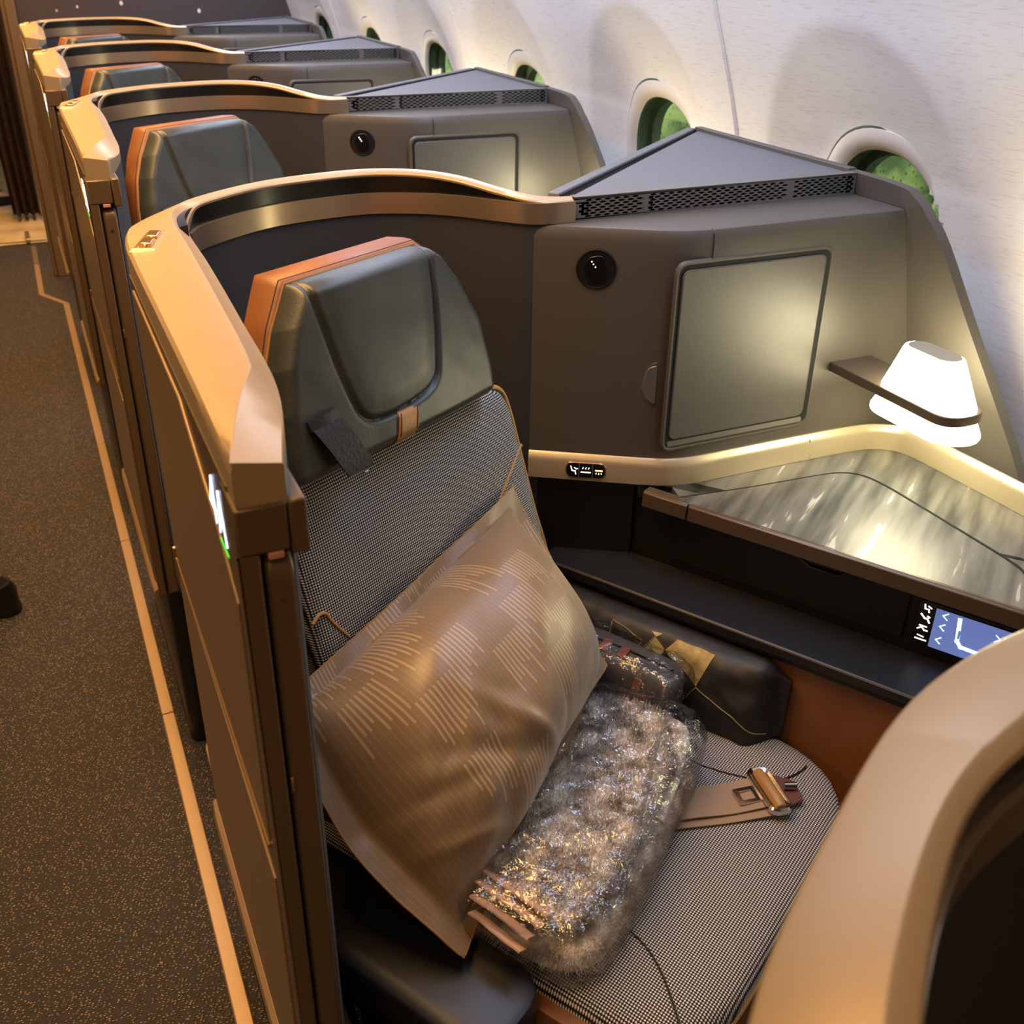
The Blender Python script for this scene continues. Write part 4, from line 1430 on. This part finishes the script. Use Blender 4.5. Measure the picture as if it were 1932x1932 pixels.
def build_pillow():
    N1, N2 = 120, 100
    bm = nb()
    uvl = bm.loops.layers.uv.new("UVMap")
    top = [[bm.verts.new(pillow_pt(i / N1, j / N2, 1)) for j in range(N2 + 1)] for i in range(N1 + 1)]
    bot = [[bm.verts.new(pillow_pt(i / N1, j / N2, -1)) for j in range(N2 + 1)] for i in range(N1 + 1)]

    def f4(vs, uvs):
        f = bm.faces.new(vs)
        for l, q in zip(f.loops, uvs): l[uvl].uv = q
    for i in range(N1):
        for j in range(N2):
            q = [(i / N1, j / N2), ((i + 1) / N1, j / N2), ((i + 1) / N1, (j + 1) / N2), (i / N1, (j + 1) / N2)]
            f4((top[i][j], top[i + 1][j], top[i + 1][j + 1], top[i][j + 1]), q)
            f4((bot[i][j + 1], bot[i + 1][j + 1], bot[i + 1][j], bot[i][j]), [q[3], q[2], q[1], q[0]])
    rim = [(i, 0) for i in range(N1)] + [(N1, j) for j in range(N2)] + [(i, N2) for i in range(N1, 0, -1)] + [(0, j) for j in range(N2, 0, -1)]
    for (a, b), (c, d) in zip(rim, rim[1:] + rim[:1]):
        f4((top[a][b], bot[a][b], bot[c][d], top[c][d]), [(a / N1, b / N2)] * 4)
    root = empty("pillow", tuple(S(-.62, .85, .58)))
    o = part("pillowcase", bm, "satin_stripe", root, smooth=70)
    bm = nb(); tube(bm, [pillow_pt(a / N1, b / N2, 0.2) for a, b in rim[::3]] + [pillow_pt(0, 0, .2)], .0016, 6, False)
    part("case_hem", bm, "leather_tan", root)
    tag(root, "plump brown satin pillow with pale dashes propped on the nearest seat", "pillow")


build_pillow()


# folded blanket in a clear bag
def superbox(cs, ct, cz, hs, ht, hz, e, nu=64, nv=40, fn=None, rot=0.0):
    """rounded block in the seat frame; returns rings"""
    rings = []
    for j in range(nv + 1):
        ph = -math.pi / 2 + math.pi * j / nv
        ring = []
        for i in range(nu):
            th = 2 * math.pi * i / nu
            c1 = math.copysign(abs(math.cos(ph)) ** e, math.cos(ph)); s1 = math.copysign(abs(math.sin(ph)) ** e, math.sin(ph))
            c2 = math.copysign(abs(math.cos(th)) ** e, math.cos(th)); s2 = math.copysign(abs(math.sin(th)) ** e, math.sin(th))
            a, b, z = hs * c1 * c2, ht * c1 * s2, hz * s1
            a, b = a * math.cos(rot) - b * math.sin(rot), a * math.sin(rot) + b * math.cos(rot)
            p = S(cs + a, ct + b, cz + z)
            if fn: p = fn(p, (a / hs, b / ht, z / hz))
            ring.append(p)
        rings.append(ring)
    return rings


def build_blanket():
    root = empty("wrapped_blanket", tuple(S(-.50, .86, .482)))
    def wob(p, q): return p + Vector((noise.noise(p * 14) * .006, noise.noise(p * 14 + Vector((5, 0, 0))) * .006, noise.noise(p * 11 + Vector((0, 9, 0))) * .008))
    rot = math.radians(10)
    bm = nb(); loft(bm, superbox(-.483, .856, .505, .094, .204, .025, .42, fn=wob, rot=rot), True, False)
    lower = part("blanket_fold", bm, "fur_grey", root, smooth=80)
    bm = nb(); loft(bm, superbox(-.491, .858, .544, .085, .195, .022, .45, fn=wob, rot=rot), True, False)
    upper = part("blanket_fold", bm, "fur_grey", root, smooth=80)
    # rolled edge of the fold on the window side
    bm = nb(); pth = spline([S(-.470, 1.045, .540), S(-.449, 1.03, .552), S(-.434, 1.00, .548), S(-.420, .95, .535), S(-.408, .90, .522)], 5)
    tube(bm, [p + Vector((0, 0, noise.noise(p * 30) * .004)) for p in pth], [.018 - .008 * k / (len(pth) - 1) for k in range(len(pth))], 12)
    part("blanket_roll", bm, "fur_grey", root, smooth=80)
    # pile: short hairs
    bm = nb()
    vs = []; fs = []
    rnd = random.Random(3)
    cr, sr = math.cos(rot), math.sin(rot)
    def hair(p, n):
        l = .006 + .007 * rnd.random()
        d = (n + Vector((rnd.uniform(-.7, .7), rnd.uniform(-.7, .7), rnd.uniform(-.2, .3)))).normalized()
        a = d.cross(Vector((rnd.random(), rnd.random(), rnd.random()))).normalized() * .0005
        k = len(vs)
        vs.extend((p - a, p + a, p + d * l)); fs.append((k, k + 1, k + 2))
    for src in (lower, upper):
        me = src.data
        Pm = mwof(src.parent)
        polys = [p for p in me.polygons if p.normal.z > -.3]
        tot = sum(p.area for p in polys)
        cnt = 17000
        for p in polys:
            k = p.area / tot * cnt
            k = int(k) + (1 if rnd.random() < k - int(k) else 0)
            co = [Pm @ me.vertices[i].co for i in p.vertices]
            nrm = Pm.to_3x3() @ p.normal
            for _ in range(k):
                a, b = rnd.random(), rnd.random()
                q = co[0].lerp(co[1], a).lerp((co[3] if len(co) > 3 else co[2]).lerp(co[2], a), b)
                hair(q, nrm)
    me = bpy.data.meshes.new("blanket_pile"); me.from_pydata([mwof(root).inverted() @ v for v in vs], [], fs); me.update()
    me.materials.append(M["fur_grey"])
    ho = bpy.data.objects.new("blanket_pile", me); C.objects.link(ho); ho.parent = root
    ho["kind"] = "stuff"
    # satin hems of the folded layers, aisle end
    for k, (s0_, t_, z, w) in enumerate(((-.522, .678, .5665, .0085), (-.514, .663, .5630, .0085), (-.506, .648, .5570, .0085), (-.498, .634, .5480, .0080))):
        bm = nb(); rings = []
        for q in range(25):
            a = q / 24
            p = S(s0_ + (.104 - .010 * k) * a, t_ - .006 * a + .0006 * math.sin(a * 8 + k * 2), z - .005 * a * a + .0012 * noise.noise(Vector((a * 9, k * 3.1, .4))))
            e_ = (VV * math.cos(.55) - ZZ * math.sin(.55)); n_ = (VV * math.sin(.55) + ZZ * math.cos(.55))
            rings.append([p - e_ * w, p + e_ * w, p + e_ * w + n_ * .0022, p - e_ * w + n_ * .0022])
        loft(bm, rings, True, True)
        part("satin_hem", bm, "satin_hem", root, smooth=40)
    # care label
    bm = nb(); lb = [(-.606, .855), (-.592, .862), (-.560, .802), (-.574, .795)]
    lb = [(-.563, .846), (-.541, .852), (-.522, .782), (-.545, .778)]
    hull(bm, [S(a, b, .570) for a, b in lb], [S(a, b, .5755) for a, b in lb])
    cl = part("care_label", bm, "white_cloth", root, bevel=0.0005)
    for k in range(4):
        f = .18 + .2 * k
        a = Vector(lb[0]).lerp(Vector(lb[3]), f); b = Vector(lb[1]).lerp(Vector(lb[2]), f)
        a2 = a.lerp(b, .25); b2 = a.lerp(b, .25 + .4 * (1 - .2 * k))
        bm = nb(); tube(bm, [S(a2.x, a2.y, .5758), S(b2.x, b2.y, .5758)], .0007, 4)
        part("label_print", bm, "label_ink", cl)
    # clear bag
    def crk(p, q):
        n = noise.noise(p * 34) * .006 + noise.noise(p * 80) * .0025
        return p + Vector((noise.noise(p * 30 + Vector((3, 3, 0))) * .006, noise.noise(p * 30 + Vector((0, 7, 1))) * .006, n + .004))
    bm = nb(); loft(bm, superbox(-.482, .852, .529, .107, .226, .052, .40, 110, 60, crk, rot), True, False)
    part("clear_bag", bm, "clear_film", root, flat=True)
    # sealed fin of the bag
    bm = nb()
    pth = [S(-.462 + .078 * a, .985 - .21 * a, .580 - .008 * a) for a in [q / 20 for q in range(21)]]
    rings = []
    for k, p in enumerate(pth):
        w = .004 * math.sin(k * 1.3)
        rings.append([p + Vector((w, 0, 0)), p + UU * (.010) + ZZ * (.014 + w), p + UU * (.0106) + ZZ * (.0138 + w), p + Vector((w + .0006, 0, 0))])
    loft(bm, rings, True, True)
    part("bag_seal", bm, "clear_film", root)
    tag(root, "folded grey fleece blanket in crinkled clear bag on the nearest seat", "blanket")


build_blanket()


def build_kit():
    root = empty("amenity_kit", tuple(S(-.588, 1.10, .482)))
    rot = math.radians(-2)
    rings = superbox(-.588, 1.100, .534, .098, .033, .050, .34, 48, 28, lambda p, q: p - VV * (.02 * -q[2]) * 1.0, rot)
    bm = nb(); loft(bm, rings, True, False)
    b = part("kit_pouch", bm, "kit_grey", root, smooth=60)

    def F(a, z, off=.035): return S(-.588 + a, 1.100 + .02 * ((z - .534) / .050) - off, z)
    bm = nb(); tube(bm, [S(-.671, 1.118, .5830), S(-.588, 1.120, .5845), S(-.505, 1.118, .5830)], .0022, 6)
    part("kit_zip", bm, "black_gloss", b)
    for a in (-.025, .006):
        bm = nb(); hull(bm, [S(-.588 + a - .007, 1.098, .5838), S(-.588 + a + .007, 1.096, .5838), S(-.588 + a + .004, 1.123, .5852), S(-.588 + a - .010, 1.123, .5852)],
                        [S(-.588 + a - .007, 1.098, .5868), S(-.588 + a + .007, 1.096, .5868), S(-.588 + a + .004, 1.123, .5882), S(-.588 + a - .010, 1.123, .5882)])
        part("zip_pull", bm, "kit_leather", b, bevel=0.001)
    for a in (-.066, .046):
        bm = nb(); hull(bm, [F(a - .006, .495, .026), F(a + .006, .495, .026), F(a + .006, .574, .026), F(a - .006, .574, .026)], [F(a - .006, .495), F(a + .006, .495), F(a + .006, .574), F(a - .006, .574)])
        sp_ = part("kit_strap", bm, "kit_leather", b, bevel=0.001)
        bm = nb(); hull(bm, [F(a - .022, .545, .03), F(a + .022, .545, .03), F(a + .022, .555, .03), F(a - .022, .555, .03)], [F(a - .022, .545, .038), F(a + .022, .545, .038), F(a + .022, .555, .038), F(a - .022, .555, .038)])
        part("strap_cross", bm, "kit_leather", sp_, bevel=0.001)

    def crk(p, q): return p - VV * (.02 * -q[2]) + Vector((noise.noise(p * 40) * .006, noise.noise(p * 40 + Vector((4, 1, 0))) * .006, noise.noise(p * 46) * .006))
    bm = nb(); loft(bm, superbox(-.586, 1.102, .538, .111, .041, .055, .40, 60, 34, crk, rot), True, False)
    part("clear_bag", bm, "clear_film", root, flat=True)
    tag(root, "small dark grey amenity pouch with brown straps in clear wrap behind the blanket", "amenity kit")


build_kit()


def bagface(s, f, lift=0.0):
    """front face of the soft bag: s along the seat, f 0..1 from cushion to ledge"""
    z = .474 + f * .121
    t = 1.150 + .035 * f
    u = (s + .575) / .20
    bulge = .024 * max(0, 1 - abs(u) ** 3.0) * max(0, 4 * f * (1 - f)) ** .6
    w = .006 * noise.noise(Vector((s * 18, f * 3, 2.2))) + .004 * noise.noise(Vector((s * 42 + f * 3, f * 5, 7.2)))
    t += .050 * smoothstep(.78, 1.0, abs((s + .576) / .214)) ** 2
    return S(s, min(t - bulge - w, 1.204) - lift, z + lift * .4)


def build_bag():
    root = empty("bedding_bag", tuple(S(-.57, 1.17, .482)))
    N1, N2 = 70, 28
    bm = nb()
    s0_, s1_ = -.790, -.362

    def clampf(i):
        u = i / N1
        return 1.0 - .18 * smoothstep(.9, 1, u) - .25 * smoothstep(.12, 0, u), .04 * smoothstep(.92, 1, u)
    fr = []; bk = []
    for i in range(N1 + 1):
        s = s0_ + (s1_ - s0_) * i / N1
        top, bot = clampf(i)
        fr.append([bm.verts.new(bagface(s, bot + (top - bot) * j / N2)) for j in range(N2 + 1)])
        bk.append([bm.verts.new(S(s, 1.208 + .008 * j / N2 - .002, 0.474 + .121 * (bot + (top - bot) * j / N2))) for j in range(N2 + 1)])
    for i in range(N1):
        for j in range(N2):
            bm.faces.new((fr[i][j], fr[i + 1][j], fr[i + 1][j + 1], fr[i][j + 1]))
            bm.faces.new((bk[i][j + 1], bk[i + 1][j + 1], bk[i + 1][j], bk[i][j]))
        bm.faces.new((fr[i][0], bk[i][0], bk[i + 1][0], fr[i + 1][0])); bm.faces.new((fr[i][N2], fr[i + 1][N2], bk[i + 1][N2], bk[i][N2]))
    for i in (0, N1):
        for j in range(N2):
            bm.faces.new((fr[i][j], fr[i][j + 1], bk[i][j + 1], bk[i][j]))
    part("bag_body", bm, "bag_black", root, smooth=60)

    def patch(name, poly):
        bm = nb()
        c = Vector((sum(p[0] for p in poly) / len(poly), sum(p[1] for p in poly) / len(poly)))
        K = 8
        n = len(poly)
        bnd = []
        for a, b in zip(poly, poly[1:] + poly[:1]):
            for k in range(K): bnd.append(Vector(a).lerp(Vector(b), k / K))
        rings = []
        for f in (1.0, .75, .5, .25):
            rings.append([bagface(*(c.lerp(p, f)), .0012) for p in bnd])
        loft(bm, rings, True, False)
        R = [bm.verts.new(p) for p in rings[-1]]; bm.faces.new(R)
        part(name, bm, "gold_print", root, smooth=60)
    patch("gold_diamond", [(-.573, .97), (-.556, .97), (-.563, .93)])
    patch("gold_diamond", [(-.564, .925), (-.544, .83), (-.548, .75), (-.572, .72), (-.574, .79)])
    patch("gold_diamond", [(-.531, .975), (-.469, .975), (-.481, .60), (-.544, .83)])
    for pts in ([(-.635, .66), (-.637, .95), (-.581, .85), (-.589, .70)], [(-.582, .71), (-.565, .93)], [(-.495, .40), (-.481, .59), (-.448, .46), (-.42, .37), (-.395, .22), (-.378, .12)]):
        q = []
        for a, b in zip(pts, pts[1:]):
            for k in range(8): q.append(Vector(a).lerp(Vector(b), k / 8))
        q.append(Vector(pts[-1]))
        bm = nb(); tube(bm, [bagface(p.x, p.y, .0008) for p in q], .0009, 5)
        part("gold_line", bm, "gold_print", root)
    tag(root, "black soft bag with gold diamond print tucked under the armrest ledge", "bag")


build_bag()


def build_belt():
    root = empty("seat_belt", tuple(S(-.35, 1.04, .482)))
    # webbing: flat strap lying on the cushion, doubled near the tongue
    def strap(c0, c1, w, z, name, n=24):
        bm = nb(); rings = []
        c0 = Vector(c0); c1 = Vector(c1); d = (c1 - c0).normalized(); nn = Vector((-d.y, d.x)) * w * .5
        for k in range(n + 1):
            a = k / n; p = c0.lerp(c1, a)
            zz_ = z + .0018 * math.sin(a * 7)
            rings.append([S(p.x - nn.x, p.y - nn.y, zz_ - .0010), S(p.x + nn.x, p.y + nn.y, zz_ - .0010), S(p.x + nn.x, p.y + nn.y, zz_ + .0010), S(p.x - nn.x, p.y - nn.y, zz_ + .0010)])
        loft(bm, rings, True, True)
        return part(name, bm, "belt_web", root, bevel=0.0004)
    strap((-.470, .905), (-.318, 1.068), .062, .4845, "webbing")
    strap((-.430, .958), (-.338, 1.060), .056, .4880, "webbing_fold")
    # buckle frame: chrome loop with leather-coloured bar
    d = Vector((.061, -.050)).normalized(); e = Vector((-d.y, d.x))
    c = Vector((-.326, 1.070))

    def P(a, b, z): return S(c.x + d.x * a + e.x * b, c.y + d.y * a + e.y * b, z)
    ol = rounded([(-.043, -.007), (-.036, -.016), (.036, -.016), (.043, -.007), (.043, .010), (.036, .017), (-.036, .017), (-.043, .010)], .005, 3)
    il = [p * .80 for p in ol]
    bm = nb()
    loft(bm, [[P(p.x, p.y, .4885) for p in ol], [P(p.x, p.y, .4955) for p in ol], [P(p.x * .93, p.y * .88, .4975) for p in ol], [P(p.x, p.y * .85, .4955) for p in il], [P(p.x, p.y * .85, .4885) for p in il], [P(p.x, p.y, .4885) for p in ol]], True, False)
    bk = part("buckle_frame", bm, "chrome", root, smooth=40)
    bm = nb(); tube(bm, [P(-.034, .001, .4925), P(-.02, .001, .4945), P(.02, .001, .4945), P(.034, .001, .4925)], [.008, .0095, .0095, .008], 14)
    part("buckle_bar", bm, "leather_tan", bk, smooth=60)
    bm = nb(); q = rounded([(-.036, .016), (.030, .016), (.022, .042), (-.014, .046)], .006, 3)
    hull(bm, [P(p.x, p.y, .4845) for p in q], [P(p.x, p.y, .4880) for p in q])
    part("buckle_plate", bm, "brown_plate", bk, bevel=0.001)
    bm = nb(); tube(bm, [P(-.002, .024, .4935), P(.001, .040, .4925)], [.0052, .0058], 12)
    part("adjuster_knob", bm, "chrome", bk)
    # tongue loop
    to = rounded([(-.014, -.048), (.014, -.048), (.014, -.014), (-.014, -.014)], .003, 3)
    ti = [Vector((p.x * .62, (p.y + .031) * .55 - .032)) for p in to]
    bm = nb(); loft(bm, [[P(p.x, p.y, .4890) for p in to], [P(p.x, p.y, .4925) for p in to], [P(p.x, p.y, .4925) for p in ti], [P(p.x, p.y, .4890) for p in ti], [P(p.x, p.y, .4890) for p in to]], True, False)
    part("belt_tongue", bm, "chrome", root)
    tag(root, "beige lap belt with chrome buckle lying on the tweed cushion", "seat belt")


build_belt()

# ================================================================== CURTAIN AND PEOPLE'S FEET
def build_curtain():
    bm = nb(); rings = []
    n = 90
    for z in [0.03 + 2.1 * k / 16 for k in range(17)]:
        ring = []
        for i in range(n + 1):
            a = i / n
            x = -.10 + .15 * a
            y = 6.9 + .05 * math.sin(a * 24 + .6 * math.sin(z * 2)) * (1 - .15 * z) + .012 * math.sin(a * 90 + z)
            ring.append(Vector((x - .02 * z * (1 - a), y, z)))
        rings.append(ring)
    for r in rings: r.extend([p + Vector((0, .006, 0)) for p in r[::-1]])
    loft(bm, rings, True, True)
    o = fin("curtain", bm, "curtain_brown", smooth=80)
    tag(o, "dark brown pleated curtain hanging at the far end of the aisle", "curtain")


build_curtain()


def build_person(foot, rz, sd, dx, label, legs, dress):
    """standing figure facing local +x; foot is where the visible shoe stands"""
    R3 = Matrix.Rotation(rz, 3, 'Z')
    off = R3 @ Vector((0, sd * .09, 0))
    root = empty("person", (foot[0] - off.x, foot[1] - off.y, 0.0), rz)
    P = mwof(root)
    ftx = {sd: 0.0, -sd: dx}
    cx = dx * .5
    J = []; E_ = []; Rr = []

    def add(p, r, par=None):
        J.append(Vector(p)); Rr.append(r)
        if par is not None: E_.append((par, len(J) - 1))
        return len(J) - 1
    pel = add((cx, 0, .92), .115)
    sp = add((cx, 0, 1.08), .105, pel); ch = add((cx, 0, 1.26), .115, sp); nk = add((cx - .005, 0, 1.41), .048, ch)
    h1 = add((cx + .015, 0, 1.50), .078, nk); add((cx + .005, 0, 1.59), .080, h1)
    for q in (1, -1):
        fx = ftx[q]
        hp = add((cx, q * .085, .86), .085, pel); kn = add(((cx + fx) / 2 + .02, q * .09, .47), .052, hp)
        cf = add((fx * .8 + cx * .2 - .01, q * .09, .33), .050, kn); an = add((fx + .005, q * .09, .090), .032, cf)
        ba = add((fx + .115, q * .09, .040), .030, an); add((fx + .175, q * .09, .034), .020, ba)
        sh = add((cx, q * .165, 1.345), .050, ch); el = add((cx - .03, q * .215, 1.07), .037, sh)
        wr = add((cx + .03, q * .225, .845), .024, el); pm = add((cx + .045, q * .225, .785), .030, wr)
        for k, (ox, ln) in enumerate(((-.024, .060), (-.008, .074), (.008, .080), (.024, .070))):
            k1 = add((cx + .050 + ox, q * .222, .745), .009, pm); k2 = add((cx + .056 + ox, q * .214, .745 - ln * .5), .0085, k1)
            add((cx + .052 + ox, q * .202, .745 - ln), .0075, k2)
        t1 = add((cx + .078, q * .212, .780), .010, pm); add((cx + .094, q * .200, .750), .0085, t1)
    me = bpy.data.meshes.new("body")
    me.from_pydata([tuple(p) for p in J], E_, [])
    o = bpy.data.objects.new("body", me); C.objects.link(o); o.parent = root
    me.materials.append(M["skin"])
    o.modifiers.new("skin", 'SKIN')
    for i, v in enumerate(me.skin_vertices[0].data):
        v.radius = (Rr[i], Rr[i]); v.use_root = (i == pel)
    sb = o.modifiers.new("sub", 'SUBSURF'); sb.levels = 2; sb.render_levels = 2
    o.modifiers["skin"].use_smooth_shade = True

    def W(x, y, z): return P @ Vector((x, y, z))
    # clothing: dress from shoulders to the knee (or trousers further down)
    bm = nb(); rings = []
    for z, rx, ry in ((1.40, .060, .080), (1.37, .085, .150), (1.30, .115, .175), (1.20, .122, .160), (1.08, .112, .142), (.98, .125, .165), (.86, .138, .190), (.70, .140, .195), (.55, .142, .200)):
        rings.append([W(cx + .008 + rx * math.cos(2 * math.pi * k / 28), ry * math.sin(2 * math.pi * k / 28), z) for k in range(28)])
    loft(bm, rings, True, True)
    part("dress", bm, dress, root, smooth=70)
    for q in (1, -1):
        bm = nb(); tube(bm, [W(cx, q * .165, 1.35), W(cx - .014, q * .19, 1.21), W(cx - .03, q * .217, 1.07), W(cx + .015, q * .222, .90)], [.066, .056, .048, .036], 14)
        part("sleeve", bm, dress, root, smooth=70)
        if legs:
            fx = ftx[q]
            bm = nb(); tube(bm, [W(cx, q * .088, .80), W((cx + fx) / 2 + .02, q * .09, .47), W(fx * .8 + cx * .2 - .005, q * .09, .30), W(fx, q * .09, .09)], [.105, .078, .072, .062], 16)
            part("trouser_leg", bm, dress, root, smooth=70)
    # face and hair
    hx = cx + .012
    bm = nb(); rings = []
    for z, r in ((1.47, .070), (1.52, .094), (1.57, .100), (1.62, .092), (1.655, .066), (1.672, .02)):
        rings.append([W(hx - .022 + r * math.cos(a) * (1 if math.cos(a) < .3 else (.62 if z < 1.60 else .95)), r * math.sin(a), z) for a in [2 * math.pi * k / 24 for k in range(24)]])
    loft(bm, rings, True, True)
    part("hair", bm, "shoe_black", root, smooth=70)
    for q in (1, -1):
        bm = nb(); bmesh.ops.create_uvsphere(bm, u_segments=12, v_segments=8, radius=.010, matrix=P @ Matrix.Translation((hx + .078, q * .030, 1.545)))
        part("eye", bm, "label_ink", root, smooth=80)
        bm = nb(); bmesh.ops.create_uvsphere(bm, u_segments=10, v_segments=8, radius=.018, matrix=P @ Matrix.Translation((hx + .005, q * .085, 1.535)) @ Matrix.Diagonal((.8, .5, 1.4, 1)))
        part("ear", bm, "skin", root, smooth=80)
    bm = nb(); loft(bm, [[W(hx + .080, -.006, 1.545), W(hx + .090, 0, 1.545), W(hx + .080, .006, 1.545)], [W(hx + .080, -.013, 1.512), W(hx + .104, 0, 1.514), W(hx + .080, .013, 1.512)]], True, True)
    part("nose", bm, "skin", root, smooth=70)
    bm = nb(); tube(bm, [W(hx + .074, -.020, 1.487), W(hx + .083, 0, 1.486), W(hx + .074, .020, 1.487)], [.003, .005, .003], 8)
    part("mouth", bm, "kit_leather", root, smooth=70)
    # shoes
    sole = [(.215, 0), (.205, .024), (.17, .040), (.12, .045), (.06, .038), (.0, .036), (-.03, .034), (-.050, .016), (-.050, -.016), (-.03, -.034), (0, -.036), (.06, -.036), (.12, -.042), (.17, -.038), (.205, -.024)]
    sp_ = spline([(x, y, 0) for x, y in sole + sole[:1]], 3)[:-1]
    for q in (1, -1):
        fx = ftx[q]
        bm = nb(); rings = []
        for f, z in ((.97, .0), (1.0, .004), (1.0, .014), (.975, .018), (.985, .028), (.96, .044), (.90, .058)):
            rings.append([W(fx + .085 + (p.x - .085) * f, q * .09 + p.y * f, z + .026 * smoothstep(.04, -.03, p.x) * (1 if z > .025 else 0)) for p in sp_])
        loft(bm, rings, True, True)
        so = part("shoe", bm, "shoe_black", root, smooth=50)
        bm = nb(); tube(bm, [W(fx + .02, q * .09 + .036, .082), W(fx - .02, q * .09 + .030, .082), W(fx - .040, q * .09, .084), W(fx - .02, q * .09 - .030, .082), W(fx + .02, q * .09 - .036, .082)], .0022, 6)
        part("shoe_edge", bm, "leather_black", so)
    tag(root, label, "person")


build_person((-.262, 2.512), math.radians(172), 1, .14, "person standing in the aisle, only a black flat shoe heel at left edge", False, "dress_brown")
build_person((-.235, 7.35), math.radians(20), -1, -.05, "person beyond the curtain, only a black shoe on the pale galley floor", True, "cloth_dark")

for o in bpy.data.objects:
    if "_m" in o: del o["_m"]
    if "_unique" in o: del o["_unique"]
